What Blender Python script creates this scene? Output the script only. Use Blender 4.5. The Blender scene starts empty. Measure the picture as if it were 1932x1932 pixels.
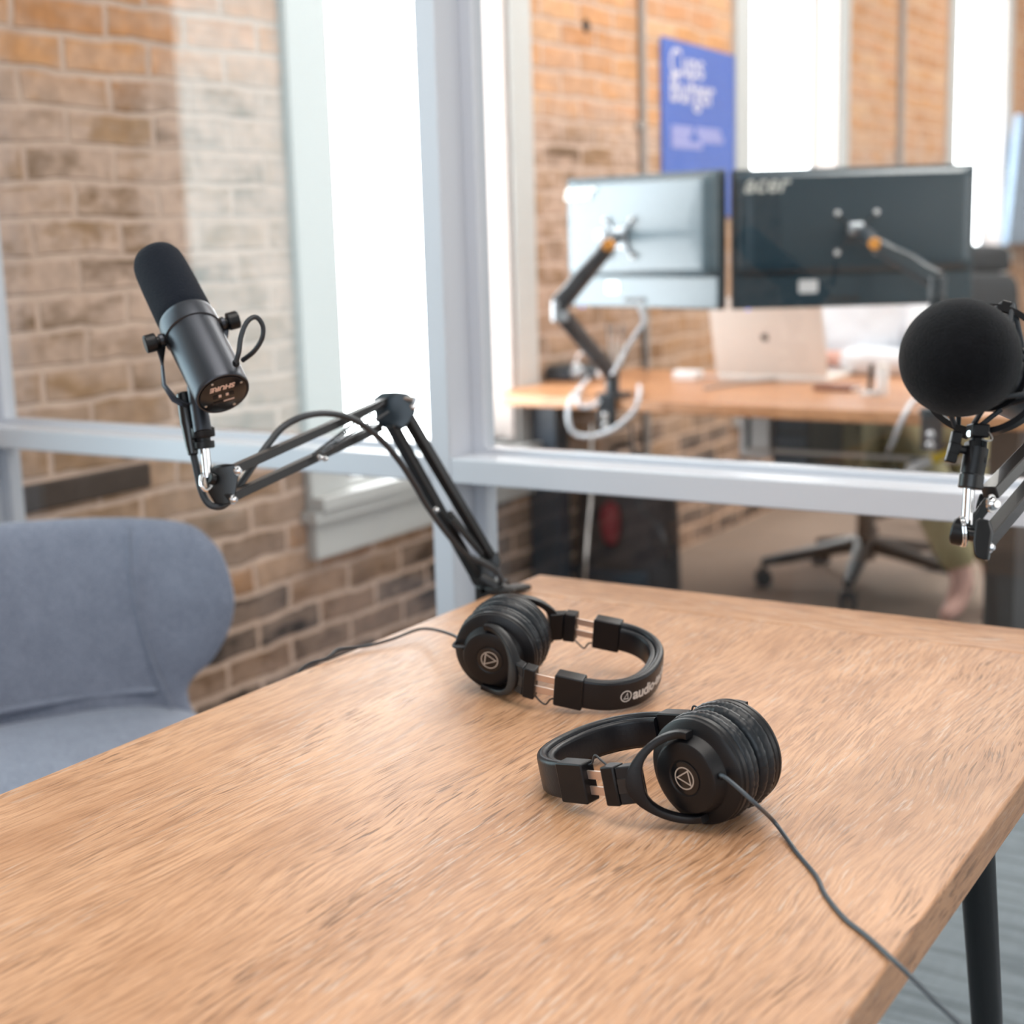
import bpy, bmesh, math, random
from mathutils import Vector, Matrix
random.seed(7)
PI = math.pi
sc = bpy.context.scene
col = sc.collection
V = Vector

# ------------------------------------------------------------------ camera
FPX = 2780.0
yaw, pit, rol = [math.radians(a) for a in (-32.11, -10.73, -1.63)]
fw = V((math.sin(yaw)*math.cos(pit), math.cos(yaw)*math.cos(pit), math.sin(pit)))
r0 = V((math.cos(yaw), -math.sin(yaw), 0)); u0 = r0.cross(fw)
rt = r0*math.cos(rol) + u0*math.sin(rol)
up = -r0*math.sin(rol) + u0*math.cos(rol)
EYE = V((0, 0, 1.2))
cam = bpy.data.cameras.new('camera'); camo = bpy.data.objects.new('camera', cam); col.objects.link(camo)
m = Matrix.Identity(4)
for i in range(3):
    m[i][0] = rt[i]; m[i][1] = up[i]; m[i][2] = -fw[i]; m[i][3] = EYE[i]
camo.matrix_world = m
cam.sensor_fit = 'HORIZONTAL'; cam.sensor_width = 24.0; cam.lens = FPX/1932*24.0
cam.clip_start = .02; cam.clip_end = 100
cam.dof.use_dof = True; cam.dof.focus_distance = 1.24; cam.dof.aperture_fstop = 3.1
sc.camera = camo

def ray(x, y): return fw + rt*((x-966)/FPX) - up*((y-966)/FPX)
def P(x, y, d): return EYE + ray(x, y)*d                       # a point seen at (x, y) at depth d
def onz(x, y, z): d = ray(x, y); return EYE + d*((z-EYE.z)/d.z)
def onx(x, y, X): d = ray(x, y); return EYE + d*((X-EYE.x)/d.x)
def ony(x, y, Y): d = ray(x, y); return EYE + d*((Y-EYE.y)/d.y)
def view(a, b, c): return (rt*a + up*b + fw*c)

# ------------------------------------------------------------------ materials
def mat(name, color, rough=.5, metal=0., bump=0., bscale=200., spec=.5, coat=0., vary=0., vscale=8., sheen=0., bdist=.001):
    ma = bpy.data.materials.new(name); ma.use_nodes = True
    nt = ma.node_tree; N = nt.nodes; L = nt.links
    b = N['Principled BSDF']
    b.inputs['Base Color'].default_value = (*color, 1)
    b.inputs['Roughness'].default_value = rough; b.inputs['Metallic'].default_value = metal
    b.inputs['Specular IOR Level'].default_value = spec
    b.inputs['Coat Weight'].default_value = coat
    b.inputs['Sheen Weight'].default_value = sheen
    tc = N.new('ShaderNodeTexCoord')
    if bump:
        n = N.new('ShaderNodeTexNoise'); n.inputs['Scale'].default_value = bscale; n.inputs['Detail'].default_value = 4
        L.new(tc.outputs['Object'], n.inputs['Vector'])
        bp = N.new('ShaderNodeBump'); bp.inputs['Strength'].default_value = bump; bp.inputs['Distance'].default_value = bdist
        L.new(n.outputs['Fac'], bp.inputs['Height']); L.new(bp.outputs['Normal'], b.inputs['Normal'])
    if vary:
        n = N.new('ShaderNodeTexNoise'); n.inputs['Scale'].default_value = vscale; n.inputs['Detail'].default_value = 5
        L.new(tc.outputs['Object'], n.inputs['Vector'])
        mx = N.new('ShaderNodeMixRGB'); mx.blend_type = 'MIX'
        mx.inputs['Color1'].default_value = (*[max(0, c*(1-vary)) for c in color], 1)
        mx.inputs['Color2'].default_value = (*[min(1, c*(1+vary)) for c in color], 1)
        L.new(n.outputs['Fac'], mx.inputs['Fac']); L.new(mx.outputs['Color'], b.inputs['Base Color'])
    return ma

def emit(name, color, s):
    ma = bpy.data.materials.new(name); ma.use_nodes = True
    nt = ma.node_tree; nt.nodes.clear()
    e = nt.nodes.new('ShaderNodeEmission'); e.inputs['Color'].default_value = (*color, 1); e.inputs['Strength'].default_value = s
    o = nt.nodes.new('ShaderNodeOutputMaterial'); nt.links.new(e.outputs[0], o.inputs['Surface'])
    return ma

def glass_mat(name, tint=(.97, .985, .985), ior=1.5):
    ma = bpy.data.materials.new(name); ma.use_nodes = True
    nt = ma.node_tree; nt.nodes.clear(); N = nt.nodes; L = nt.links
    t = N.new('ShaderNodeBsdfTransparent'); t.inputs['Color'].default_value = (*tint, 1)
    g = N.new('ShaderNodeBsdfGlossy'); g.inputs['Roughness'].default_value = 0.0
    f = N.new('ShaderNodeFresnel'); ge = N.new('ShaderNodeNewGeometry')
    mr = N.new('ShaderNodeMapRange'); mr.inputs['To Min'].default_value = ior; mr.inputs['To Max'].default_value = 1/ior
    L.new(ge.outputs['Backfacing'], mr.inputs['Value']); L.new(mr.outputs[0], f.inputs['IOR'])     # same reflectance from both faces of the pane
    x = N.new('ShaderNodeMixShader'); o = N.new('ShaderNodeOutputMaterial')
    L.new(f.outputs[0], x.inputs[0]); L.new(t.outputs[0], x.inputs[1]); L.new(g.outputs[0], x.inputs[2]); L.new(x.outputs[0], o.inputs['Surface'])
    return ma

class NT:
    """small node-graph helper"""
    def __init__(s, name, rough=.6):
        s.m = bpy.data.materials.new(name); s.m.use_nodes = True
        s.t = s.m.node_tree; s.b = s.t.nodes['Principled BSDF']; s.b.inputs['Roughness'].default_value = rough
        s.tc = s.n('ShaderNodeTexCoord')
    def n(s, k, **kw):
        nd = s.t.nodes.new(k)
        for a, v in kw.items():
            if a.startswith('i_'):
                nd.inputs[a[2:].replace('_', ' ')].default_value = v
            else: setattr(nd, a, v)
        return nd
    def l(s, a, b): s.t.links.new(a, b)
    def sock(s, nd, i, v):
        if isinstance(v, (int, float)): nd.inputs[i].default_value = v
        elif isinstance(v, tuple): nd.inputs[i].default_value = (*v, 1) if len(v) == 3 else v
        else: s.l(v, nd.inputs[i])
    def math(s, op, a, b=0., clamp=False):
        nd = s.n('ShaderNodeMath', operation=op, use_clamp=clamp); s.sock(nd, 0, a); s.sock(nd, 1, b); return nd.outputs[0]
    def mix(s, f, a, b, blend='MIX'):
        nd = s.n('ShaderNodeMixRGB', blend_type=blend); s.sock(nd, 0, f); s.sock(nd, 1, a); s.sock(nd, 2, b); return nd.outputs[0]
    def ramp(s, f, stops):
        nd = s.n('ShaderNodeValToRGB'); e = nd.color_ramp.elements
        while len(e) < len(stops): e.new(.5)
        for k, (p, c) in enumerate(stops):
            e[k].position = p; e[k].color = (*c, 1) if isinstance(c, tuple) else (c, c, c, 1)
        s.sock(nd, 0, f); return nd.outputs['Color']
    def noise(s, vec, scale, detail=4, rough=.55, dist=0.):
        nd = s.n('ShaderNodeTexNoise'); nd.inputs['Scale'].default_value = scale; nd.inputs['Detail'].default_value = detail
        nd.inputs['Roughness'].default_value = rough; nd.inputs['Distortion'].default_value = dist
        s.l(vec, nd.inputs['Vector']); return nd.outputs['Fac']
    def mapping(s, vec, scale=(1, 1, 1), rot=(0, 0, 0), loc=(0, 0, 0)):
        nd = s.n('ShaderNodeMapping'); nd.inputs['Scale'].default_value = scale; nd.inputs['Rotation'].default_value = rot; nd.inputs['Location'].default_value = loc
        s.l(vec, nd.inputs['Vector']); return nd.outputs[0]
    def bump(s, h, strength=.5, dist=.002):
        nd = s.n('ShaderNodeBump'); nd.inputs['Strength'].default_value = strength; nd.inputs['Distance'].default_value = dist
        s.l(h, nd.inputs['Height']); s.l(nd.outputs[0], s.b.inputs['Normal'])

def wood(name, along='Y', dark=1.0, tint=(1, 1, 1), rough=.42, limed=1.0):
    w = NT(name, rough)
    o = w.tc.outputs['Object']
    rot = (0, 0, 0) if along == 'Y' else (0, 0, PI/2)
    base = w.mapping(o, rot=rot)
    # boards about 110 mm wide
    sep = w.n('ShaderNodeSeparateXYZ'); w.l(base, sep.inputs[0])
    bd = w.math('FLOOR', w.math('MULTIPLY', sep.outputs[0], 8.2))
    wn = w.n('ShaderNodeTexWhiteNoise', noise_dimensions='1D'); w.l(bd, wn.inputs['W'])
    comb = w.n('ShaderNodeCombineXYZ'); w.l(w.math('MULTIPLY', wn.outputs[0], 9.0), comb.inputs[1]); w.l(w.math('MULTIPLY', wn.outputs[0], 3.0), comb.inputs[2])
    add = w.n('ShaderNodeVectorMath', operation='ADD'); w.l(base, add.inputs[0]); w.l(comb.outputs[0], add.inputs[1])
    vec = add.outputs[0]
    # slow figure, bent grain, pores, limed flecks
    warp = w.noise(w.mapping(vec, (2.2, .9, 1)), 2.2, 3)
    wc = w.n('ShaderNodeCombineXYZ'); w.l(w.math('MULTIPLY', w.math('SUBTRACT', warp, .5), .07), wc.inputs[0])
    add2 = w.n('ShaderNodeVectorMath', operation='ADD'); w.l(vec, add2.inputs[0]); w.l(wc.outputs[0], add2.inputs[1])
    v2 = add2.outputs[0]
    fig = w.noise(w.mapping(v2, (22, 1.8, 1)), 1.0, 5, .6)
    grain = w.noise(w.mapping(v2, (350, 17, 220)), 1.0, 5, .68)
    pore = w.noise(w.mapping(v2, (470, 27, 260)), 1.0, 2, .5)
    lime = w.noise(w.mapping(v2, (370, 27, 220), loc=(3, 1, 0)), 1.0, 3, .6)
    blot = w.noise(w.mapping(vec, (5, 2.4, 1)), 1.5, 5, .65)
    c1 = tuple(a*b*dark for a, b in zip((.595, .335, .192), tint)); c2 = tuple(a*b*dark for a, b in zip((.42, .208, .102), tint)); c0 = tuple(a*b*dark for a, b in zip((.27, .125, .058), tint))
    c = w.ramp(fig, [(.32, tuple((p+q)/2 for p, q in zip(c1, c2))), (.5, c1), (.72, tuple(min(1, k*1.06) for k in c1))])
    c = w.mix(w.ramp(blot, [(.47, 0.), (.66, .72)]), c, c2)
    c = w.mix(w.ramp(wn.outputs[0], [(0., 0.), (1., .20)]), c, c2)
    c = w.mix(w.ramp(grain, [(.37, .66), (.55, 0.)]), c, c0)
    pm = w.math('MULTIPLY', w.ramp(pore, [(.33, 1.), (.44, 0.)]), w.ramp(w.noise(w.mapping(vec, (9, 3, 1)), 1.5, 3), [(.38, .10), (.64, .85)]))
    c = w.mix(pm, c, tuple(k*.5 for k in c0))
    lm = w.math('MULTIPLY', w.ramp(lime, [(.56, 0.), (.68, .75*limed)]), w.ramp(w.noise(w.mapping(vec, (6, 2.2, 1), loc=(5, 5, 0)), 1.3, 4), [(.42, .08), (.64, 1.)]))
    c = w.mix(lm, c, (.60, .47, .385))
    w.l(c, w.b.inputs['Base Color'])
    w.b.inputs['Specular IOR Level'].default_value = .42
    w.l(w.math('ADD', w.math('MULTIPLY', grain, .18), rough-.09), w.b.inputs['Roughness'])
    w.bump(w.math('ADD', grain, w.math('MULTIPLY', pm, -.8)), .55, .0008)
    return w.m

def brick_mat():
    w = NT('old brick', .9)
    o = w.tc.outputs['Object']
    sep = w.n('ShaderNodeSeparateXYZ'); w.l(o, sep.inputs[0])
    uv = w.n('ShaderNodeCombineXYZ'); w.l(w.math('ADD', sep.outputs[1], w.math('MULTIPLY', sep.outputs[0], 1.0)), uv.inputs[0]); w.l(sep.outputs[2], uv.inputs[1])
    nz = w.n('ShaderNodeTexNoise'); nz.inputs['Scale'].default_value = 7.; nz.inputs['Detail'].default_value = 3; w.l(uv.outputs[0], nz.inputs['Vector'])
    sub = w.n('ShaderNodeVectorMath', operation='SUBTRACT'); w.l(nz.outputs['Color'], sub.inputs[0]); sub.inputs[1].default_value = (.5, .5, .5)
    scl = w.n('ShaderNodeVectorMath', operation='SCALE'); w.l(sub.outputs[0], scl.inputs[0]); scl.inputs['Scale'].default_value = .03
    ad = w.n('ShaderNodeVectorMath', operation='ADD'); w.l(uv.outputs[0], ad.inputs[0]); w.l(scl.outputs[0], ad.inputs[1])
    bt = w.n('ShaderNodeTexBrick'); w.l(ad.outputs[0], bt.inputs['Vector'])
    bt.inputs['Color1'].default_value = (0, 0, 0, 1); bt.inputs['Color2'].default_value = (1, 1, 1, 1); bt.inputs['Mortar'].default_value = (.5, .5, .5, 1)
    bt.inputs['Scale'].default_value = 1.0; bt.inputs['Brick Width'].default_value = .235; bt.inputs['Row Height'].default_value = .0735
    bt.inputs['Mortar Size'].default_value = .009; bt.inputs['Mortar Smooth'].default_value = .5
    rnd = bt.outputs['Color']; mort = bt.outputs['Fac']
    z = sep.outputs[2]; y = sep.outputs[1]
    n1 = w.noise(o, 1.7, 4); n2 = w.noise(o, 9., 5, .65); n3 = w.noise(o, 28., 4, .6); n4 = w.noise(w.mapping(o, (1, 1.3, 3.2), loc=(2, 1, 7)), 4.6, 5, .62)
    orange = w.ramp(rnd, [(0., (.56, .26, .11)), (.4, (.70, .36, .165)), (.7, (.66, .33, .17)), (1., (.76, .46, .26))])
    brown = w.ramp(rnd, [(0., (.20, .13, .085)), (.35, (.34, .21, .12)), (.65, (.42, .26, .15)), (1., (.26, .18, .13))])
    lowmix = w.ramp(rnd, [(0., (.055, .042, .038)), (.30, (.10, .075, .06)), (.5, (.50, .25, .11)), (.75, (.56, .36, .23)), (1., (.085, .065, .055))])
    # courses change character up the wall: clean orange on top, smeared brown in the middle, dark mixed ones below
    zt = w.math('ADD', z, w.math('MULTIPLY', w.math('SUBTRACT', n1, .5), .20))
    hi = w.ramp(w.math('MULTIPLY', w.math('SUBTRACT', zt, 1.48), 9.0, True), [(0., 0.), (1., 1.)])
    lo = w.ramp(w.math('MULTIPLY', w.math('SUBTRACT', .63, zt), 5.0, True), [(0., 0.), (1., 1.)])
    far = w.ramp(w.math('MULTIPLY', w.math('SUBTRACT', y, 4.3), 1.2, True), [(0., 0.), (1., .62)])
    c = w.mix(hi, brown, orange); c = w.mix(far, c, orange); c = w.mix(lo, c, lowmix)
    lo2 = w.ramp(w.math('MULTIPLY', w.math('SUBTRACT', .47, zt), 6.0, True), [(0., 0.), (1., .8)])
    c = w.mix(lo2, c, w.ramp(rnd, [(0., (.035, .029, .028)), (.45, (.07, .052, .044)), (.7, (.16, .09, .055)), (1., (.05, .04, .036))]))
    c = w.mix(w.ramp(n3, [(.42, .45), (.62, 0.)]), c, w.mix(.5, c, (.12, .08, .05), 'MULTIPLY'))
    # smeared lime mortar
    sm = w.math('MULTIPLY', w.ramp(w.math('ADD', n4, w.math('MULTIPLY', w.math('SUBTRACT', n2, .5), .5)), [(.36, 0.), (.53, .95)]),
                w.ramp(w.math('SUBTRACT', 1., w.math('MULTIPLY', w.math('ABSOLUTE', w.math('SUBTRACT', zt, 1.32)), 1.7), True), [(.10, .38), (.6, 1.)]))
    c = w.mix(w.math('MULTIPLY', sm, w.math('SUBTRACT', 1., w.math('MULTIPLY', hi, .45))), c, w.ramp(n3, [(.35, (.46, .33, .26)), (.65, (.62, .44, .345))]))
    mc = w.ramp(n2, [(.3, (.50, .36, .285)), (.7, (.66, .49, .395))])
    mc = w.mix(w.math('MULTIPLY', far, .75), mc, (.70, .42, .25))
    mm = w.math('ADD', mort, w.math('MULTIPLY', w.math('SUBTRACT', n3, .5), .9), True)
    c = w.mix(w.ramp(mm, [(.25, 0.), (.6, 1.)]), c, mc)
    w.l(c, w.b.inputs['Base Color'])
    w.b.inputs['Specular IOR Level'].default_value = .2
    w.bump(w.math('ADD', w.math('MULTIPLY', mort, -1.), w.math('MULTIPLY', n3, .5)), .6, .008)
    return w.m

def carpet(name, c1, c2, stripe=0.):
    w = NT(name, .95); o = w.tc.outputs['Object']
    n = w.noise(w.mapping(o, (60, 9, 1), rot=(0, 0, .05)), 1.0, 4, .7); n2 = w.noise(o, 260., 3); n3 = w.noise(o, 1.4, 3)
    c = w.mix(w.math('ADD', w.math('MULTIPLY', n, .7), w.math('MULTIPLY', n2, .3)), c1, c2)
    if stripe:
        s = w.noise(w.mapping(o, (3, 45, 1)), 1.0, 3, .6)
        c = w.mix(w.ramp(s, [(.42, stripe), (.52, 0.)]), c, tuple(k*.42 for k in c1))
    w.l(c, w.b.inputs['Base Color']); w.b.inputs['Specular IOR Level'].default_value = .1
    w.bump(n2, .6, .003)
    return w.m

def fabric(name, c1, c2):
    w = NT(name, .95); o = w.tc.outputs['Object']
    a = w.noise(w.mapping(o, (500, 160, 900)), 1., 2); b = w.noise(w.mapping(o, (160, 500, 300)), 1., 2); n = w.noise(o, 30., 4)
    f = w.math('ADD', w.math('MULTIPLY', a, .5), w.math('ADD', w.math('MULTIPLY', b, .35), w.math('MULTIPLY', n, .15)))
    w.l(w.ramp(f, [(.36, c1), (.62, c2)]), w.b.inputs['Base Color'])
    w.b.inputs['Sheen Weight'].default_value = .25; w.b.inputs['Specular IOR Level'].default_value = .15
    w.bump(f, .4, .0008)
    return w.m

M = {}
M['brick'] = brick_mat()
M['paint'] = mat('white satin paint', (.56, .582, .635), .26, bump=.05, bscale=60)
M['trim'] = mat('window paint', (.56, .565, .555), .45)
M['reveal'] = mat('beige painted reveal', (.40, .345, .32), .75, bump=.1, bscale=40)
M['plaster'] = mat('plaster', (.78, .76, .73), .9, bump=.1, bscale=30)
M['glass'] = glass_mat('clear glass')
M['sky'] = emit('overexposed daylight', (.97, .985, 1.0), 9.0)
M['sky0'] = emit('daylight on blind', (.74, .95, 1.0), 4.2)
_n = M['sky0'].node_tree; _tc = _n.nodes.new('ShaderNodeTexCoord'); _wv = _n.nodes.new('ShaderNodeTexWave'); _wv.bands_direction = 'Z'; _wv.inputs['Scale'].default_value = 14.
_mr = _n.nodes.new('ShaderNodeMapRange'); _mr.inputs['To Min'].default_value = 3.6; _mr.inputs['To Max'].default_value = 4.5
_n.links.new(_tc.outputs['Object'], _wv.inputs['Vector']); _n.links.new(_wv.outputs['Fac'], _mr.inputs['Value']); _n.links.new(_mr.outputs[0], _n.nodes['Emission'].inputs['Strength'])
M['wood'] = wood('limed oak', 'Y')
M['wood_end'] = wood('limed oak end board', 'X')
M['desk'] = wood('desk oak', 'X', 1.0, (1.0, .88, .74), .33, .3)
M['carpet'] = carpet('grey carpet tile', (.155, .18, .20), (.275, .31, .335), .4)
M['carpet2'] = carpet('brown carpet tile', (.235, .175, .14), (.34, .265, .215))
M['chair'] = fabric('blue grey wool', (.13, .145, .195), (.275, .30, .375))
M['black'] = mat('black plastic', (.006, .006, .0075), .40, spec=.32, bump=.12, bscale=900, bdist=.0004)
M['gloss'] = mat('glossy black plastic', (.007, .0075, .009), .2)
M['leather'] = mat('black leatherette', (.007, .008, .011), .36, spec=.35, bump=.25, bscale=420, bdist=.0006)
M['pad'] = mat('wrinkled ear pad leatherette', (.009, .012, .016), .38, spec=.38, bump=.3, bscale=90, bdist=.0010)
M['foam'] = mat('black foam', (.009, .012, .019), .95, bump=1., bscale=750, sheen=.05, bdist=.0012, spec=.1)
M['foam2'] = mat('fuzzy foam windscreen', (.0045, .005, .0065), 1., bump=1., bscale=900, sheen=.10, bdist=.001, spec=.1, vary=.6, vscale=120)
M['mic'] = mat('dark grey enamel', (.055, .060, .072), .36, metal=.8, bump=.08, bscale=1200, bdist=.0003)
M['armblack'] = mat('black painted steel', (.011, .011, .012), .34, bump=.05, bscale=300)
M['steel'] = mat('satin steel', (.62, .60, .58), .28, metal=1.)
M['spring'] = mat('dark spring steel', (.10, .10, .105), .35, metal=.8)
M['chrome'] = mat('chrome', (.75, .75, .76), .12, metal=1.)
M['strip'] = mat('slider steel', (.72, .58, .50), .38, metal=.85)
M['cable'] = mat('black cable', (.02, .024, .03), .45)
M['cablegrey'] = mat('dark grey rubber cable', (.05, .065, .08), .4)
M['print'] = mat('silver print', (.58, .58, .57), .5)
M['emblem'] = mat('beige emblem print', (.50, .43, .37), .4)
M['copper'] = mat('salmon print', (.75, .52, .42), .5)
M['legblack'] = mat('black powder coat', (.012, .013, .015), .4)
M['timber'] = mat('dark old timber', (.035, .024, .019), .8, bump=.6, bscale=25, vary=.4, vscale=14)
M['poster'] = mat('blue poster paper', (.085, .16, .52), .25, vary=.12, vscale=5, coat=.3)
M['ink'] = mat('pale poster ink', (.66, .62, .68), .6)
M['ink2'] = mat('lilac poster ink', (.33, .34, .62), .6)
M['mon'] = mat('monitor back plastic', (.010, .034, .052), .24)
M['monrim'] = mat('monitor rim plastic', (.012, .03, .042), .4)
M['monlit'] = mat('monitor back with window glare in colour', (.05, .10, .13), .40, spec=.9, coat=.28)  # lighter copy of the monitor plastic, window glare put into colour and gloss
M['screen'] = mat('dark screen', (.01, .01, .012), .1)
M['marm'] = mat('black monitor arm', (.012, .022, .032), .35)
M['silver'] = mat('silver aluminium', (.80, .765, .72), .42, metal=.1)
M['white'] = mat('white plastic', (.85, .85, .86), .4)
M['whitecable'] = mat('white cable', (.7, .73, .78), .45)
M['orange'] = mat('orange cap', (.85, .33, .03), .4)
M['yellow'] = mat('yellow plastic', (.9, .66, .02), .4)
M['brownlid'] = mat('brown leather', (.22, .085, .05), .5)
M['navy'] = mat('dark navy steel', (.02, .035, .055), .4, vary=.3, vscale=6)
M['bag'] = mat('charcoal nylon', (.045, .04, .045), .8, vary=.3, vscale=20, bump=.5, bscale=90)
M['red'] = mat('dark red cloth', (.22, .02, .03), .7)
M['shirt'] = mat('white shirt cotton', (.80, .83, .88), .9, bump=.9, bscale=14, bdist=.02)
M['khaki'] = mat('khaki cotton', (.36, .32, .18), .9, bump=.6, bscale=30, bdist=.008)
M['skin'] = mat('skin', (.66, .38, .31), .55, vary=.1)
M['hair'] = mat('dark hair', (.03, .02, .015), .6)
M['darkwood'] = mat('dark brown laminate', (.035, .026, .022), .5, vary=.3)
M['pipe'] = mat('grey painted conduit', (.36, .33, .31), .5)
M['display'] = mat('blue grey display panel', (.22, .30, .40), .3, vary=.7, vscale=3.5)
M['chairmesh'] = mat('black chair mesh', (.012, .014, .017), .7, bump=.4, bscale=300)
M['chairbase'] = mat('worn black nylon', (.035, .028, .026), .45)

# ------------------------------------------------------------------ mesh builder
ORI = {}
def orth(d, hint=None):
    d = d.normalized()
    h = hint if hint is not None else (V((0, 0, 1)) if abs(d.z) < .9 else V((1, 0, 0)))
    x = (h - d*h.dot(d)).normalized()
    return x, d.cross(x)

class MB:
    def __init__(s): s.v = []; s.f = []
    def add(s, vs, fs):
        k = len(s.v); s.v += [V(p) for p in vs]; s.f += [[i+k for i in f] for f in fs]; return s
    def hexa(s, c, ax, ay, az):
        c = V(c); ax = V(ax); ay = V(ay); az = V(az)
        vs = [c+ax*i+ay*j+az*k for k in (-1, 1) for j in (-1, 1) for i in (-1, 1)]
        fs = [(0, 2, 3, 1), (4, 5, 7, 6), (0, 1, 5, 4), (2, 6, 7, 3), (0, 4, 6, 2), (1, 3, 7, 5)]
        if ax.cross(ay).dot(az) < 0: fs = [f[::-1] for f in fs]
        return s.add(vs, fs)
    def box(s, a, b):
        a = V(a); b = V(b); c = (a+b)/2; h = (b-a)/2
        return s.hexa(c, (h.x, 0, 0), (0, h.y, 0), (0, 0, h.z))
    def bar(s, p, q, w, h, hint=None):
        p = V(p); q = V(q); d = q-p; x, y = orth(d, hint)
        return s.hexa((p+q)/2, y*(w/2), x*(h/2), d/2)
    def sweep(s, pts, sec, hint=None, closed=False, cap=True, frames=None):
        """sec: function(k, t) or list of (x, y) offsets; frames follow the path by parallel transport"""
        pts = [V(p) for p in pts]; n = len(pts); rings = []
        X = None
        for k, p in enumerate(pts):
            if closed: d = pts[(k+1) % n]-pts[k-1]
            else: d = pts[min(k+1, n-1)]-pts[max(k-1, 0)]
            d.normalize()
            if frames: X = frames(k); X = (X-d*X.dot(d)).normalized()
            elif X is None: X = orth(d, hint)[0]
            else: X = (X-d*X.dot(d)).normalized()
            Y = d.cross(X)
            o = sec(k, k/(n-1)) if callable(sec) else sec
            rings.append([p+X*a+Y*b for a, b in o])
        m_ = len(rings[0]); vs = [q for r in rings for q in r]; fs = []
        for k in range(n if closed else n-1):
            k2 = (k+1) % n
            for j in range(m_):
                j2 = (j+1) % m_
                fs.append((k*m_+j, k*m_+j2, k2*m_+j2, k2*m_+j))
        if cap and not closed:
            fs.append(tuple(range(m_))[::-1]); fs.append(tuple((n-1)*m_+j for j in range(m_)))
        return s.add(vs, fs)
    def tube(s, pts, r, n=12, closed=False):
        rr = r if callable(r) else (lambda t: r)
        return s.sweep(pts, lambda k, t: [(rr(t)*math.cos(2*PI*j/n), rr(t)*math.sin(2*PI*j/n)) for j in range(n)], closed=closed)
    def cyl(s, p, q, r, n=24, r2=None):
        r2 = r if r2 is None else r2
        return s.tube([p, q], lambda t: r+(r2-r)*t, n)
    def lathe(s, prof, o, ax, n=48, hint=None, wob=None, sx=1., sy=1.):
        o = V(o); ax = V(ax).normalized(); x, y = orth(ax, hint); vs = []; fs = []; m_ = len(prof)
        for j in range(n):
            a = 2*PI*j/n
            for k, (r, h) in enumerate(prof):
                q = r if wob is None else r+wob(k, a)
                vs.append(o+ax*h+x*(q*math.cos(a)*sx)+y*(q*math.sin(a)*sy))
        for j in range(n):
            j2 = (j+1) % n
            for k in range(m_-1): fs.append((j*m_+k, j2*m_+k, j2*m_+k+1, j*m_+k+1))
        s.add(vs, fs)
        return s
    def prism(s, out, o, x, y, z, t):
        """2-D outline in x/y at o, thickness t along z"""
        o = V(o); x = V(x); y = V(y); z = V(z); n = len(out)
        vs = [o+x*a+y*b for a, b in out]+[o+x*a+y*b+z*t for a, b in out]
        fs = [tuple(range(n))[::-1], tuple(range(n, 2*n))]+[(i, (i+1) % n, (i+1) % n+n, i+n) for i in range(n)]
        if x.cross(y).dot(z)*t < 0: fs = [f[::-1] for f in fs]
        return s.add(vs, fs)
    def ball(s, c, r, n=20, ax=V((0, 0, 1)), h=None):
        h = h or r
        return s.lathe([(max(1e-5, r*math.cos(a)), h*math.sin(a)) for a in [-PI/2+PI*k/n for k in range(n+1)]], c, ax, n*2)
    def map(s, fn):
        s.v = [V(fn(p)) for p in s.v]; return s
    def build(s, name, ma, parent=None, bevel=0., seg=2, smooth=35, sub=0, origin=None):
        me = bpy.data.meshes.new(name)
        if parent is not None: org = ORI[parent.name]
        else: org = V(origin) if origin is not None else V((0, 0, 0))
        me.from_pydata([tuple(p-org) for p in s.v], [], s.f)
        bm = bmesh.new(); bm.from_mesh(me); bmesh.ops.remove_doubles(bm, verts=bm.verts, dist=1e-6)
        bmesh.ops.recalc_face_normals(bm, faces=bm.faces); bm.to_mesh(me); bm.free()
        me.update()
        o = bpy.data.objects.new(name, me); col.objects.link(o)
        if ma is not None: me.materials.append(ma)
        if parent is not None: o.parent = parent
        else: o.location = org
        ORI[o.name] = org
        if smooth:
            me.shade_smooth(); me.set_sharp_from_angle(angle=math.radians(smooth))
        if bevel:
            b = o.modifiers.new('bevel', 'BEVEL'); b.width = bevel; b.segments = seg; b.limit_method = 'ANGLE'; b.angle_limit = math.radians(40)
        if sub:
            u = o.modifiers.new('sub', 'SUBSURF'); u.levels = sub; u.render_levels = sub
        return o

def tag(o, label=None, cat=None, group=None, kind=None):
    if label: o['label'] = label
    if cat: o['category'] = cat
    if group: o['group'] = group
    if kind: o['kind'] = kind
    return o
def thing(name, loc, label, cat, group=None):
    o = bpy.data.objects.new(name, None); col.objects.link(o); o.location = loc; o.empty_display_size = .05
    ORI[o.name] = V(loc); return tag(o, label, cat, group)
def struct(o): o['kind'] = 'structure'; return o

def smooth_path(pts, n=8, closed=False):
    pts = [V(p) for p in pts]; out = []; m_ = len(pts)
    for i in range(m_ if closed else m_-1):
        if closed: a, b, c, d = pts[i-1], pts[i], pts[(i+1) % m_], pts[(i+2) % m_]
        else: a, b, c, d = pts[max(i-1, 0)], pts[i], pts[i+1], pts[min(i+2, m_-1)]
        for k in range(n):
            t = k/n
            out.append(.5*((2*b)+(c-a)*t+(2*a-5*b+4*c-d)*t*t+(3*b-a-3*c+d)*t**3))
    if not closed: out.append(pts[-1])
    return out
def rrect(w, h, r, n=4):
    o = []
    for cx, cy, a0 in ((w/2-r, h/2-r, 0), (-w/2+r, h/2-r, PI/2), (-w/2+r, -h/2+r, PI), (w/2-r, -h/2+r, 1.5*PI)):
        for k in range(n+1):
            a = a0+PI/2*k/n; o.append((cx+r*math.cos(a), cy+r*math.sin(a)))
    return o
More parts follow.
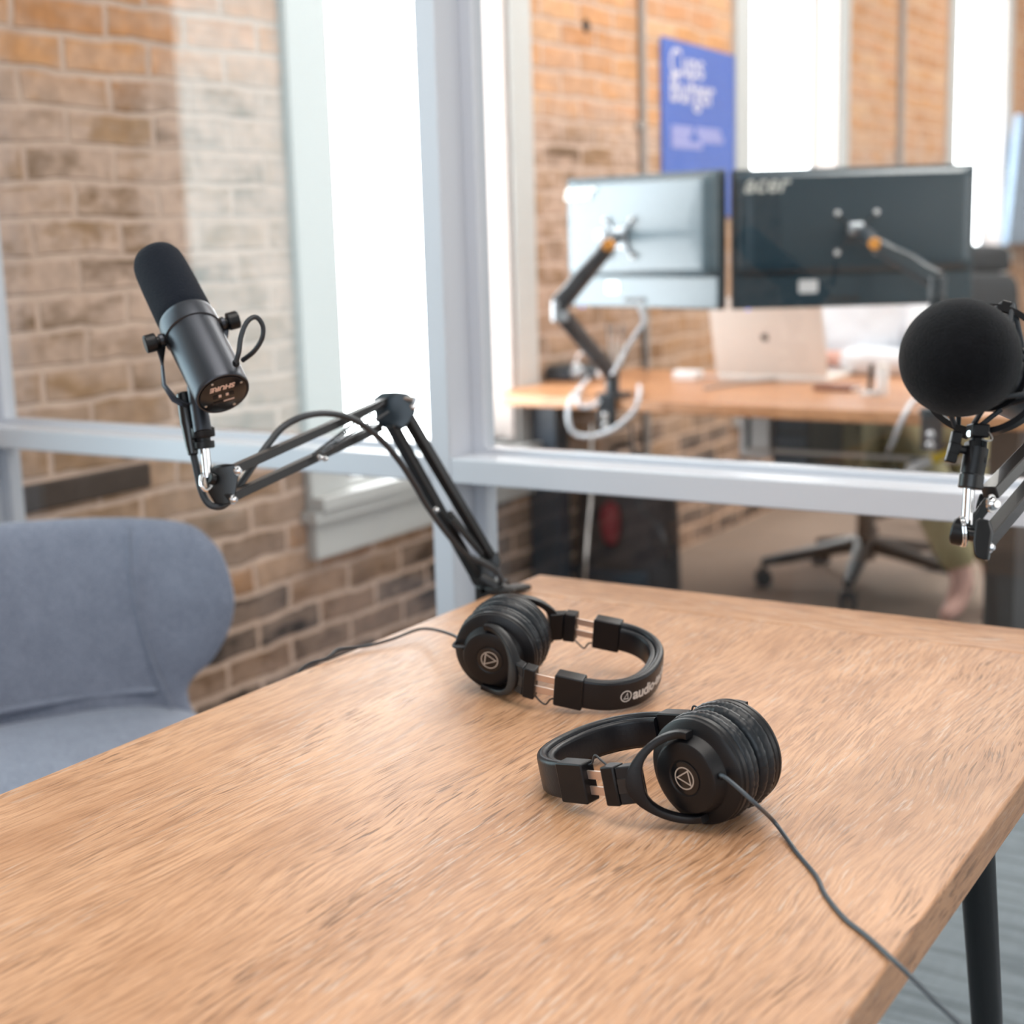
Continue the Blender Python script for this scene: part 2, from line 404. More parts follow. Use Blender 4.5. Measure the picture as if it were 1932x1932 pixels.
def text_mb(body, size, depth=.0004, shear=0., bold=0., space=1.0, align='LEFT'):
    cu = bpy.data.curves.new('lettering', 'FONT'); cu.body = body; cu.size = size; cu.extrude = depth; cu.shear = shear; cu.offset = bold
    cu.space_character = space; cu.align_x = align; cu.resolution_u = 4
    ob = bpy.data.objects.new('lettering', cu); col.objects.link(ob)
    dg = bpy.context.evaluated_depsgraph_get(); dg.update()
    me = bpy.data.meshes.new_from_object(ob.evaluated_get(dg))
    mb = MB(); mb.add([v.co.copy() for v in me.vertices], [list(p.vertices) for p in me.polygons])
    bpy.data.objects.remove(ob); bpy.data.curves.remove(cu); bpy.data.meshes.remove(me)
    return mb
def frame_map(o, x, y, z):
    o = V(o); return lambda p: o+x*p.x+y*p.y+z*p.z
def bolt(mb, p, d, r=.004, h=.003, ma=None, parent=None, nm='bolt'):
    if parent is not None: mb = MB()
    p = V(p); d = V(d).normalized()
    mb.lathe([(1e-5, h), (r*.55, h), (r*.9, h*.55), (r, 0), (r*1.3, 0), (r*1.3, -h*.3), (1e-5, -h*.3)], p, d, 14)
    if parent is not None: mb.build(nm, ma, parent)

# ================================================================== THE ROOM
XW = -2.367; CEIL = 3.15; YP = 1.80; YB = -2.2; YF = 12.5; XR = 3.6
TW = .34                                       # masonry thickness
wins = [(.22, 1.335), (2.95, 3.80), (5.60, 6.62), (8.52, 9.62)]
HEAD = 2.75; SILLS = (.60, .585, .585, 1.02)
mb = MB()
edges = [YB]+[e for a, b in wins for e in (a-.0, b+.0)]+[YF]
for i in range(0, len(edges), 2): mb.box((XW-TW, edges[i], 0), (XW, edges[i+1], CEIL))
for (a, b), SILL in zip(wins, SILLS):
    mb.box((XW-TW, a, 0), (XW, b, SILL)); mb.box((XW-TW, a, HEAD), (XW, b, CEIL))
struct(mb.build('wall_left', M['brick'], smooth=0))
struct(MB().box((XW-TW, YF, 0), (XR, YF+.15, CEIL)).build('wall_far', M['plaster'], smooth=0))
struct(MB().box((XR, YB, 0), (XR+.15, YF, CEIL)).build('wall_right', M['plaster'], smooth=0))
struct(MB().box((XW-TW, YB-.15, 0), (XR, YB, CEIL)).build('wall_back', M['plaster'], smooth=0))
fl = struct(MB().box((XW-TW, YB-.15, -.1), (XR+.15, YP+.045, 0)).build('floor', M['carpet'], smooth=0))
struct(MB().box((XW-TW, YP+.045, -.1), (-1.06, YF+.15, 0)).build('floor_office', M['carpet2'], smooth=0))
struct(MB().box((-1.06, YP+.045, -.1), (XR+.15, YF+.15, 0)).build('floor_aisle', M['carpet'], smooth=0))
struct(MB().box((XW-TW, YB-.15, CEIL), (XR+.15, YF+.15, CEIL+.1)).build('ceiling', M['plaster'], smooth=0))

for i, (a, b) in enumerate(wins):
    SILL = SILLS[i]
    w = struct(thing('window_%d' % (i+1), (XW, (a+b)/2, SILL), None, None))
    ca = .15
    f = MB()
    # casing on the wall face, lining of the opening
    f.box((XW, a-ca, SILL-.02), (XW+.022, a, HEAD+ca)); f.box((XW, b, SILL-.02), (XW+.022, b+ca*.8, HEAD+ca)); f.box((XW, a-ca, HEAD), (XW+.022, b+ca*.8, HEAD+ca))
    f.build('window_frame', M['trim'], w, bevel=.003)
    f = MB().box((XW-TW+.02, a, SILL), (XW+.01, a+.02, HEAD)).box((XW-TW+.02, b-.02, SILL), (XW+.01, b, HEAD)).box((XW-TW+.02, a, HEAD-.02), (XW+.01, b, HEAD))
    f.build('reveal', M['reveal'], w, bevel=.002)
    s = MB().box((XW-TW+.02, a-.001, SILL-.03), (XW+.012, b+.001, SILL)).box((XW, a-ca-.02, SILL-.085), (XW+.05, b+ca, SILL-.055)).box((XW, a-ca, SILL-.18), (XW+.03, b+ca*.8, SILL-.085)).box((XW, a-ca, SILL-.055), (XW+.06, b+ca*.9, SILL-.02))
    s.build('window_sill', M['trim'], w, bevel=.003)
    sash = MB(); xs = XW-.10
    for y0, y1 in ((a+.02, a+.05), (b-.05, b-.02)): sash.box((xs-.03, y0, SILL), (xs, y1, HEAD-.02))
    sash.box((xs-.03, a+.05, SILL), (xs, b-.05, SILL+.03)); sash.box((xs-.03, a+.05, HEAD-.06), (xs, b-.05, HEAD-.02))
    sash.build('sash', M['trim'], w, bevel=.002)
    MB().box((xs-.018, a+.04, SILL+.02), (xs-.012, b-.04, HEAD-.04)).build('pane', M['sky0'] if i == 0 else M['sky'], w, smooth=0)

# glazed partition between the two rooms: posts and rails with a stop holding the glass
pa = struct(thing('wall_middle', (-1.25, YP, 0), None, None))
def stepped(name, front, back):
    f = MB().box(*front).box(*back); return f.build(name, M['paint'], pa, bevel=.0025)
Y1, Y2 = YP+.063, YP+.094
YE = YP+.094
stepped('post', ((-1.273, YP, 0), (-1.236, Y1, CEIL)), ((-1.294, Y1, 0), (-1.215, YE, CEIL)))
stepped('post', ((XW, YP, 0), (-2.33, Y1, CEIL)), ((XW, Y1, 0), (-2.309, YE, CEIL)))
stepped('post', ((1.0, YP, 0), (1.04, Y1, CEIL)), ((.98, Y1, 0), (1.06, YE, CEIL)))
RZ0, RZ1 = 1.2-.367, 1.2-.329
for x0, x1, d in ((-2.33, -1.273, .02), (-1.236, 1.0, .02)):
    stepped('rail', ((x0, YP, RZ0), (x1, Y1, RZ1)), ((x0+d, Y1, RZ0-.008), (x1-d, YE, RZ1+.008)))
    stepped('rail', ((x0, YP, 0), (x1, Y1, .06)), ((x0+d, Y1, 0), (x1-d, YE, .08)))
    yg = (Y1+YE)/2
    MB().box((x0+.015, yg-.004, RZ1+.01), (x1-.015, yg+.004, CEIL)).build('glass_pane', M['glass'], pa, smooth=0)
    MB().box((x0+.015, yg-.004, .07), (x1-.015, yg+.004, RZ0-.01)).build('glass_pane', M['glass'], pa, smooth=0)

# things on the brick wall
tb = MB(); a_, b_ = onx(36, 908, XW), onx(276, 871, XW); c_, d_ = onx(45, 967, XW), onx(283, 927, XW)
tb.box((XW-.02, a_.y-.12, (c_.z+d_.z)/2+.004), (XW+.012, (b_.y+d_.y)/2, (a_.z+b_.z)/2-.006))
t = tag(tb.build('timber_block', M['timber'], bevel=.006), 'dark old timber block set into the brick wall left of the near window', 'timber')
for (x, y), lab in (((1214, 300), 'thin grey vertical conduit on the brick wall left of the blue poster'), ((1700, 160), 'thin grey vertical conduit on the brick pier above the right monitor')):
    p = onx(x, y, XW+.012)
    t = thing('conduit_pipe', (p.x, p.y, .0), lab, 'pipe', 'conduits on the brick wall')
    MB().cyl((p.x, p.y, .02), (p.x, p.y, CEIL), .014 if x < 1500 else .02, 12).build('tube', M['pipe'], t)
    for z in (.6, 1.55, 2.5): MB().hexa((XW+.006, p.y, z), (.006, 0, 0), (0, .035, 0), (0, 0, .012)).build('clamp', M['pipe'], t)
p = onx(1105, 48, XW)
tag(MB().lathe([(1e-5, .006), (.018, .006), (.022, 0), (.022, -.01), (1e-5, -.01)], p, (1, 0, 0), 16).build('wall_anchor', M['timber']), 'small dark round anchor plate high on the orange bricks', 'anchor')

# blue poster
pt = thing('poster', onx(1320, 330, XW+.006), 'blue poster with pale lettering on the brick wall above the monitors', 'poster')
tl, tr_, bl_ = onx(1246, 62, XW+.006), onx(1384, 92, XW+.006), onx(1252, 345, XW+.006)
py0, py1, pz1, pz0 = tl.y, tr_.y, tl.z-.01, bl_.z-.12
pb = MB()
NN = 14
def pcurl(u): return .006+.004*math.sin(u*PI)+.02*max(0, u-.55)**2
vs = []; fs = []
for k in range(NN+1):
    u = k/NN; yy = py0+(py1-py0)*u
    for zz, dx in ((pz0, 0), (pz0, .0012), (pz1-.015*u, .0012), (pz1-.015*u, 0)): vs.append((XW+pcurl(u)+dx, yy, zz))
for k in range(NN):
    for j in range(4): fs.append((k*4+j, k*4+(j+1) % 4, (k+1)*4+(j+1) % 4, (k+1)*4+j))
fs += [(3, 2, 1, 0), tuple(NN*4+j for j in range(4))]
pb.add(vs, fs).build('sheet', M['poster'], pt)
PW = py1-py0; PH = pz1-pz0
def poster_map(u0, v0): return lambda q: V((XW+pcurl((u0*PW+q.x)/PW)+.0022+q.z, py0+u0*PW+q.x, pz1-v0*PH+q.y))
for tx, u_, v_, sz in (('Cups', .10, .20, .135), ('Burger', .10, .345, .135)):
    text_mb(tx, sz, .0005, bold=.0012, space=1.0).map(poster_map(u_, v_)).build('lettering', M['ink'], pt, smooth=0)
g = MB()
for k, wd in enumerate((.66, .7, .4)):
    zv = .50+k*.043
    g.add([V((a, b, c)) for c in (-.0004, .0004) for a, b in ((0, -.012), (wd*PW, -.012), (wd*PW, .012), (0, .012))], [(3, 2, 1, 0), (4, 5, 6, 7), (0, 1, 5, 4), (1, 2, 6, 5), (2, 3, 7, 6), (3, 0, 4, 7)])
    g.v[-8:] = [poster_map(.12, zv)(q) for q in g.v[-8:]]
g.build('small_print', M['ink2'], pt, smooth=0)

# display panel far right on the brick wall
a_ = onx(1908, 216, XW+.12); b_ = onx(1884, 462, XW+.08)
dp = thing('display_panel', (XW, a_.y+.6, b_.z), 'blue grey display panel on the far brick wall at the right edge of the view', 'display')
db = MB(); db.prism([(0, 0), (1.3, 0), (1.3, a_.z-b_.z), (.02, a_.z-b_.z)], (XW+.09, a_.y, b_.z), V((0, 1, 0)), V((.06, 0, 1)), V((1, 0, 0)), .04)
db.build('panel', M['display'], dp, bevel=.004)
MB().box((XW+.001, a_.y+.3, b_.z+.1), (XW+.10, a_.y+.9, a_.z-.3)).build('bracket', M['legblack'], dp)

# ================================================================== TABLE
TX0, TX1, TY0, TY1, TZ = -1.0145, -.2625, -.35, 1.683, .74
TT = .033
seamY = 1.585
tab = thing('oak_table', ((TX0+TX1)/2, .8, 0), 'limed oak topped meeting table with black tapered legs in the foreground', 'table')
MB().box((TX0, TY0, TZ-TT), (TX1, seamY-.0006, TZ)).build('tabletop', M['wood'], tab, bevel=.0025, seg=3)
tag(MB().box((TX0, seamY, TZ-TT), (TX1, TY1, TZ)).build('end_board', M['wood_end'], tab, bevel=.0025, seg=3), 'paler end board with grain running across')
ap = MB().box((TX0+.10, TY0+.25, TZ-TT-.05), (TX0+.125, TY1-.3, TZ-TT)).box((TX1-.125, TY0+.25, TZ-TT-.05), (TX1-.10, TY1-.3, TZ-TT)).box((TX0+.1, TY1-.33, TZ-TT-.05), (TX1-.1, TY1-.30, TZ-TT))
ap.build('apron', M['legblack'], tab, bevel=.002)
for sx in (0, 1):
    for sy in (0, 1):
        x = (TX0+.068, TX1-.068)[sx]; y = (TY0+.36, 1.307)[sy]; e = (-1, 1)[sy]; ex = 0.
        MB().cyl((x, y, TZ-TT), (x+ex, y+e*.216, 0), .0175, 24, .0125).build('leg', M['legblack'], tab)

# ================================================================== CHAIR
def pillow(out, T, bend, nr=10, edge=.5, lift=None):
    """inflated shape from a closed 2-D outline; bend maps (u, v, t) to a point"""
    cx = sum(p[0] for p in out)/len(out); cy = sum(p[1] for p in out)/len(out); n = len(out)
    mb = MB(); vs = []; fs = []
    rows = [k/nr for k in range(nr+1)]
    for side in (1, -1):
        base = len(vs)
        for k in rows:
            s_ = math.sin(k*PI/2) if k < 1 else 1.
            for (x, y) in out:
                th = T*(max(0., 1-s_**2.6))**edge
                vs.append(bend(cx+(x-cx)*s_, cy+(y-cy)*s_, side*th))
        for k in range(nr):
            for j in range(n):
                j2 = (j+1) % n; f = (base+k*n+j, base+k*n+j2, base+(k+1)*n+j2, base+(k+1)*n+j)
                fs.append(f if side > 0 else f[::-1])
    return mb.add(vs, fs)
def smooth2(pts, n=6): return [(p.x, p.y) for p in smooth_path([(a, b, 0) for a, b in pts], n, True)]

hd = V((.90, -.436, 0)).normalized(); sd = V((.436, .90, 0)).normalized(); zz = V((0, 0, 1))
B0 = V((-1.985+.436*.055, 1.40+.9*.055, 0))
ch = thing('tub_armchair', B0+hd*.3, 'blue grey wool tub chair beside the oak table', 'chair')
SZ = .455
seat_o = smooth2([(-.02, -.33), (-.035, 0), (-.02, .33), (.12, .385), (.36, .36), (.52, .28), (.56, 0), (.52, -.28), (.36, -.36), (.12, -.385)])
pillow(seat_o, .075, lambda u, v, t: B0+hd*u+sd*v+zz*(SZ-.075+t+.008*math.cos(v*5)), 12, .42).build('seat', M['chair'], ch, smooth=60)
back_o = smooth2([(-.375, -.10), (-.378, .03), (-.428, .085), (-.463, .145), (-.470, .21), (-.443, .288), (-.35, .326), (0, .335), (.35, .326), (.443, .288), (.470, .21), (.463, .145), (.428, .085), (.378, .03), (.375, -.10), (0, -.12)], 6)
def backbend(u, v, t):
    R = .62
    a = u/R
    fx = R*(1-math.cos(a))*(.75+.25*min(1, max(0, v/.2)))
    lean = -.14*max(0, v)
    return B0+hd*(fx+lean+t-.03)+sd*(R*math.sin(a))+zz*(SZ+v-.035)
bk = pillow(back_o, .036, backbend, 12, .40).build('backrest', M['chair'], ch, smooth=60)
for s_ in (-1, 1):
    seam = smooth_path([backbend(s_*u, v, .0385) for u, v in ((.292, .318), (.287, .23), (.30, .13), (.325, .04), (.335, .0))], 6)
    MB().tube(seam, .0026, 8).build('seam', M['chair'], bk)
pip = smooth_path([B0+hd*(u+.012)+sd*v+zz*(SZ+.006) for u, v in ((.045, -.30), (.012, -.22), (.0, -.11), (.0, 0), (.0, .11), (.012, .22), (.045, .30))], 6)
MB().tube(pip, .006, 8).build('seat_piping', M['chair'], ch)
for u, v in ((.06, -.26), (.06, .26), (.45, -.24), (.45, .24)):
    p0 = B0+hd*u+sd*v+zz*(SZ-.14); p1 = B0+hd*(u+(.05 if u > .2 else -.05))+sd*(v*1.1)
    MB().cyl(p0, p1, .014, 14, .010).build('leg', M['legblack'], ch)
MB().box((-.2, -.2, 0), (.2, .2, .02)).map(lambda q: B0+hd*(.26+q.x)+sd*q.y*1.25+zz*(SZ-.158+q.z)).build('frame', M['legblack'], ch)

# ================================================================== HEADPHONES
def headphones(name, label, Mo, b, a, c, cab, cable_pts, cable_mat, wires=1, text=True):
    """local: x toward the top of the band, y along the ear axis, z across the band width; cab = y side of the cable"""
    Mo = V(Mo); b = V(b).normalized(); a = (V(a)-b*b.dot(V(a))).normalized(); c = b.cross(a)
    W = lambda x, y, z: Mo+b*x+a*y+c*z
    root = thing(name, (Mo.x, Mo.y, TZ), label, 'headphones', 'studio headphones on the oak table')
    bh, be1, be2, ah, ae, Lb, wc = .057, .0782, .1041, .0672, .0655, .1605, .0153
    # headband
    N = 40
    def bandpt(t, off=0.):
        x = be2+(Lb-be2)*abs(math.sin(t))**.92; y = ae*(1 if math.cos(t) > 0 else -1)*abs(math.cos(t))**.86
        nx = math.sin(t)/(Lb-be2); ny = math.cos(t)/ae; l = math.hypot(nx, ny) or 1
        return W(x-nx/l*off, y-ny/l*off, 0)
    ts = [PI*k/N for k in range(N+1)]
    band = MB().sweep([bandpt(t) for t in ts], rrect(2*wc+.001, .0085, .0036), frames=lambda k: c)
    bo = band.build('headband', M['leather'], root, smooth=50)
    ts2 = [PI*(.02+.96*k/N) for k in range(N+1)]
    MB().sweep([bandpt(t, .0068) for t in ts2], rrect(2*wc-.005, .0075, .0035), frames=lambda k: c).build('headband_pad', M['leather'], bo, smooth=50)
    if text:
        tx = text_mb('audio-technica', .0162, .00012, bold=.0004, space=.95)
        # arc length along the outer face of the band
        K = 200; pts = [bandpt(PI-PI*k/K if False else PI*k/K, -.0044) for k in range(K+1)]; acc = [0]
        for k in range(K): acc.append(acc[-1]+(pts[k+1]-pts[k]).length)
        def at_s(s):
            s = max(0., min(acc[-1]-1e-6, s))
            for k in range(K):
                if acc[k+1] >= s:
                    f = (s-acc[k])/(acc[k+1]-acc[k]); q = pts[k].lerp(pts[k+1], f); d = (pts[k+1]-pts[k]).normalized(); return q, d
        flip = text            # +1 reads from +y to -y, -1 the other way
        def wrap(sx):
            def fn(q):
                s_ = (.0535+q.x) if flip > 0 else acc[-1]-(.0535+q.x)
                p_, d = at_s(s_); nrm = d.cross(c)
                if nrm.dot(p_-Mo) < 0: nrm = -nrm
                return p_+c*(q.y-.0052)+nrm*q.z
            return fn
        tx.map(wrap(0)).build('lettering', M['print'], bo, smooth=0)
        em = MB(); ring = [(.0062*math.cos(2*PI*k/32)-.0078, .0062*math.sin(2*PI*k/32)+.005) for k in range(32)]
        def strip(loop, w):
            n = len(loop); cx = sum(p[0] for p in loop)/n; cy = sum(p[1] for p in loop)/n
            inn = [(cx+(x-cx)*(1-w), cy+(y-cy)*(1-w)) for x, y in loop]
            k = len(em.v)
            em.v += [V((x, y, .0001)) for x, y in loop]+[V((x, y, .0001)) for x, y in inn]+[V((x, y, -.0001)) for x, y in loop]+[V((x, y, -.0001)) for x, y in inn]
            for j in range(n):
                j2 = (j+1) % n
                em.f += [[k+j, k+j2, k+n+j2, k+n+j], [k+2*n+j2, k+2*n+j, k+3*n+j, k+3*n+j2], [k+j, k+2*n+j, k+2*n+j2, k+j2], [k+n+j2, k+3*n+j2, k+3*n+j, k+n+j]]
        strip(ring, .17)
        def seg(p, q, n): return [(p[0]+(q[0]-p[0])*k/n, p[1]+(q[1]-p[1])*k/n) for k in range(n)]
        A, B_, C_ = (-.0108, .0018), (-.0052, .0018), (-.0066, .0092)
        strip(seg(A, B_, 6)+seg(B_, C_, 6)+seg(C_, A, 6), .34)
        em.map(wrap(0)).build('emblem', M['print'], bo, smooth=0)
    for s_ in (1, -1):
        # end cap, sliders, hinge, fork
        ec = MB().prism(rrect(be2-be1+.003, 2*wc+.0028, .002), W((be1+be2)/2+.001, s_*ae-.0075, 0), b, c, a, .015)
        ec.build('end_cap', M['black'], root, bevel=.0012)
        sl = MB()
        for z in (.0065, -.0065): sl.hexa(W((bh+be1)/2, s_*(ah-.001), z), b*((be1-bh)/2+.006), a*.0009, c*.0036)
        sl.build('slider', M['strip'], root, bevel=.0003)
        hb = MB()
        hb.hexa(W(.0515, s_*.0655, 0), b*.0062-a*s_*(-.0008), a*.0068, c*.0160)
        hb.hexa(W(.0385, s_*.0605, 0), (b*.0064+a*s_*.0036), a*.0062, c*.0153)
        hb.build('hinge', M['black'], root, bevel=.0012)
        hl = MB(); hl.hexa(W(.0405, s_*.0672, 0), b*.0042+a*s_*.0022, a*.0008, c*.0062); hl.build('hinge_latch', M['gloss'], root, bevel=.0004)
        fk = []
        R = .0345
        for k in range(25):
            ph = math.radians(-104+208*k/24); x = R*math.cos(ph); z = R*math.sin(ph)
            y = .0365+.021*max(0, (x+.004)/R)**1.5
            fk.append(W(x, s_*y, z))
        MB().sweep(fk, lambda k, t: rrect(.0056+.0085*math.exp(-((t-.5)/.13)**2), .0092, .0009, 2), frames=lambda k: (fk[k]-W(0, s_*.037, 0))).build('yoke', M['black'], root, smooth=45)
        # ear cup
        prof = [(.012, .017), (.0425, .017), (.0436, .0185), (.0436, .0222), (.0424, .0236), (.0432, .0246), (.0428, .0268), (.0405, .0284), (.0345, .0296), (.0322, .0304), (.0312, .0325), (.0296, .0385), (.0285, .0405), (.0268, .0414), (.0150, .0416), (.0140, .0410), (1e-5, .0410)]
        cup = MB().lathe(prof, Mo, a*s_, 64, hint=c).build('ear_cup', M['black'], root, smooth=28)
        MB().lathe([(1e-5, .0420), (.0125, .0420), (.0135, .0416), (.0138, .0405)], Mo, a*s_, 40).build('badge', M['gloss'], cup)
        ez = .04212
        em2 = MB()
        x_ = b*(-s_ if cab > 0 else s_); x_ = b*(-1 if s_*a.dot(V((0, 1, 0))) < 0 else 1)
        ya = -c if False else c
        def ring3(pts3, w):
            n = len(pts3); cx = sum(p[0] for p in pts3)/n; cy = sum(p[1] for p in pts3)/n; k = len(em2.v)
            for h in (ez, ez+.00015):
                for sc_ in (1, 1-w):
                    em2.v += [Mo+a*(s_*h)+x_*(cx+(p[0]-cx)*sc_)+ya*(cy+(p[1]-cy)*sc_) for p in pts3]
            for j in range(n):
                j2 = (j+1) % n
                em2.f += [[k+2*n+j, k+2*n+j2, k+3*n+j2, k+3*n+j], [k+j, k+j2, k+2*n+j2, k+2*n+j], [k+n+j2, k+n+j, k+3*n+j, k+3*n+j2]]
        ring3([(.0092*math.cos(2*PI*k/40), .0092*math.sin(2*PI*k/40)) for k in range(40)], .10)
        def seg3(p, q, n=6): return [(p[0]+(q[0]-p[0])*k/n, p[1]+(q[1]-p[1])*k/n) for k in range(n)]
        A, B_, C_ = (-.0080, .0005), (.0050, .0068), (.0058, -.0062)
        ring3(seg3(A, B_)+seg3(B_, C_)+seg3(C_, A), .24)
        em2.build('emblem', M['emblem'], cup, smooth=0)
        ph0 = random.random()*6
        pp = [(.020, .0005), (.0340, .0002), (.0405, .0018), (.0432, .0048), (.0434, .0078), (.0424, .0092), (.0436, .0108), (.0448, .0135), (.0440, .0162), (.0425, .0176), (.03, .0178)]
        def wob(k, an):
            g_ = .0 if k < 2 or k > 9 else 1.
            return g_*(.00016*math.sin(an*37+ph0+k)+.00022*math.sin(an*61+k*.4)*(.5+.5*math.sin(an*3+ph0)))
        MB().lathe(pp, Mo, a*s_, 200, hint=c, wob=wob).build('ear_pad', M['pad'], root, smooth=60)
        # thin signal wire beside the slider
        zs = wires*(wc-.002)
        wp = smooth_path([W(be1+.004, s_*(ae-.002), zs), W(be1-.005, s_*(ae-.001), zs+wires*.002), W(be1-.0100, s_*(ae-.001), zs+wires*.009), W(bh+.005, s_*(ah-.002), zs+wires*.006), W(bh-.003, s_*(ah-.003), zs-wires*.001)], 8)
        MB().tube(wp, .0009, 8).build('wire', M['cable'], root)
    # strain relief and cable
    q = cable_pts
    cb = MB().tube(smooth_path(q, 10), .0017, 12).build('cable', cable_mat, root)
    st = MB(); d = (q[1]-q[0]).normalized()
    for k in range(4): st.cyl(q[0]+d*(.0028*k-.003), q[0]+d*(.0028*k-.0009), .0034-.0003*k, 14)
    st.cyl(q[0]-d*.003, q[0]+d*.009, .0024, 14)
    st.build('strain_relief', M['black'], cb)
    own = [o for o in bpy.data.objects if o.type == 'MESH' and (o.parent == root or (o.parent is not None and o.parent.parent == root)) and o.name not in (cb.name,) and o.parent != cb]
    low = min(v.co.z for o in own for v in o.data.vertices)
    for o in own:
        for v in o.data.vertices: v.co.z -= low-.0002  # settle on the table top
    return root

nM = V((-.4558, 1.0202, 1.2-.4162)); nb = V((-.955, .2163, -.176)); na = V((-.2088, -.9762, -.0579))
def on_table(x, y): return onz(x, y, TZ+.0018)
nbn = nb.normalized(); nan = (na-nbn*nbn.dot(na)).normalized(); ncn = nbn.cross(nan)
c0 = nM+nbn*(-.0275)+nan*.0345+ncn*(.004); c1 = c0-nbn*.012+nan*.004-ncn*.001
near_cable = [c0, c1, P(1428, 1519, c1.dot(fw)-EYE.dot(fw)-.012), on_table(1462, 1566)+V((0, 0, .006)), on_table(1504, 1609), on_table(1540, 1653), on_table(1558, 1689), on_table(1594, 1733), on_table(1634, 1765), on_table(1681, 1809)+V((0, 0, .0006)),
              P(1721, 1845, .915), P(1768, 1892, .897), P(1812, 1934, .882)]
near_cable += [near_cable[-1]*2-near_cable[-2]+V((.01, 0, -.01)), near_cable[-1]*4-near_cable[-2]*3+V((.04, 0, -.10)), V((.22, .50, .12)), V((.30, .42, .004)), V((.42, .40, .004))]
headphones('studio_headphones', 'nearer black headphones, band to the left, cups to the right, lying on the oak table', nM, nb, na, ncn, 1, near_cable, M['cablegrey'], wires=1, text=0)
fM = V((-.7876, 1.2321, 1.2-.4131)); fb = V((.9672, .2225, -.142)); fa = -V((.2008, -.9652, -.1674))
fbn = fb.normalized(); fan = (fa-fbn*fbn.dot(fa)).normalized(); fcn = fbn.cross(fan)
d0 = fM-fbn*.029-fan*.0345+fcn*.004; d1 = d0-fbn*.012-fan*.002
far_cable = [d0, d1, P(860, 1201, 1.535), on_table(800, 1205)+V((0, 0, .012)), on_table(740, 1214)+V((0, 0, .005)), on_table(690, 1224)+V((0, 0, .003)), on_table(640, 1233)+V((0, 0, .005)), V((TX0+.002, onz(604, 1246, TZ).y, TZ+.004)), V((TX0-.012, onz(580, 1258, TZ).y-.01, TZ-.008)), V((TX0-.022, 1.13, TZ-.09)), V((TX0-.03, 1.12, .3)), V((TX0-.05, 1.1, .02)), V((TX0-.02, .9, .005))]
headphones('studio_headphones', 'farther black headphones, cups to the left, lettered band to the right, on the oak table', fM, fb, fa, fcn, -1, far_cable, M['cable'], wires=-1, text=-1)

# ================================================================== LEFT MICROPHONE
bot = P(421, 743, 1.425)
D = (P(281, 462, 1.533)-bot).normalized()
Kx = P(430, 597, 1.484)-P(277, 627, 1.460); Kx = (Kx-D*D.dot(Kx)).normalized(); Ky = D.cross(Kx)        # Ky points to the back of the yoke or front
if Ky.dot(fw) < 0: Ky = -Ky
lm = thing('broadcast_microphone', bot, 'dark grey broadcast microphone with black foam end on the left boom arm', 'microphone')
bodyp = [(1e-5, .0010), (.0228, .0010), (.0236, -.0002), (.0250, -.0002), (.0256, .0010), (.0259, .004), (.0263, .070), (.0263, .0795)]
MB().lathe(bodyp, bot, D, 64, hint=Kx).build('body', M['mic'], lm, smooth=30)
MB().lathe([(.0262, .079), (.0278, .0798), (.0279, .094), (.0275, .0958), (.0270, .0985), (.0262, .0985)], bot, D, 64, hint=Kx).build('collar', M['mic'], lm, smooth=30)
MB().lathe([(1e-5, .0014), (.0220, .0014), (.0226, .0010), (.0226, -.0006), (.0220, -.0010), (1e-5, -.0010)], bot, D, 48).build('end_plate', M['gloss'], lm)
MB().lathe([(.0260, .098), (.0266, .0995), (.0268, .108), (.0262, .150), (.0254, .172), (.0245, .180), (.0220, .1865), (.0170, .190), (.009, .1915), (1e-5, .192)], bot, D, 64, hint=Kx).build('foam_windscreen', M['foam'], lm, smooth=60)
# lettering on the end plate, upside down as it hangs
nx = -Kx; ny = (-D).cross(nx)
if False: pass
text_mb('SHURE', .0078, .00012, shear=.2, bold=.00035, space=1.0, align='CENTER').map(frame_map(bot-D*.00115+ny*(-.0125), nx, ny, -D)).build('lettering', M['copper'], lm, smooth=0)
sw = MB()
for dx in (-.0035, .0035): sw.hexa(bot-D*.0012+nx*dx+ny*(.0005), nx*.0013, ny*.0016, D*.0003)
sw.hexa(bot-D*.0012+ny*.0085-nx*.004, nx*.006, ny*.0006, D*.0002)
sw.build('switch_marks', M['copper'], lm, smooth=0)
sw = MB()
for dx in (-.0075, .0075): sw.hexa(bot-D*.0012+nx*dx+ny*(.0005), nx*.0024, ny*.0022, D*.0003)
sw.hexa(bot-D*.0012+ny*.0085+nx*.0055, nx*.005, ny*.0012, D*.0003)
sw.build('switch_slots', M['black'], lm, smooth=0)
for k in range(4):
    an = .5+k*PI/2; bolt(None, bot-D*.001+(nx*math.cos(an)+ny*math.sin(an))*.0200, -D, .0012, .0006, M['steel'], lm, 'screw')
cen = bot+D*.083
yk_w = .0312
mk = P(377, 770, 1.468)                                        # where the yoke meets its mount
for s_ in (-1, 1):
    kb = MB(); k0 = cen+Kx*(s_*.0272)
    kb.lathe([(1e-5, .0), (.0045, .0), (.0045, .0075), (.0080, .0078), (.0086, .0088), (.0086, .0175), (.0079, .0186), (1e-5, .0186)], k0, Kx*s_, 32)
    kb.build('knob', M['black'], lm, smooth=30)
    nutb = MB().lathe([(1e-5, .0015), (.0062, .0015), (.0062, .0045), (1e-5, .0045)], k0, Kx*s_, 24); nutb.build('washer', M['mic'], lm)
bk0 = -D*.042+Ky*.034
yp = []
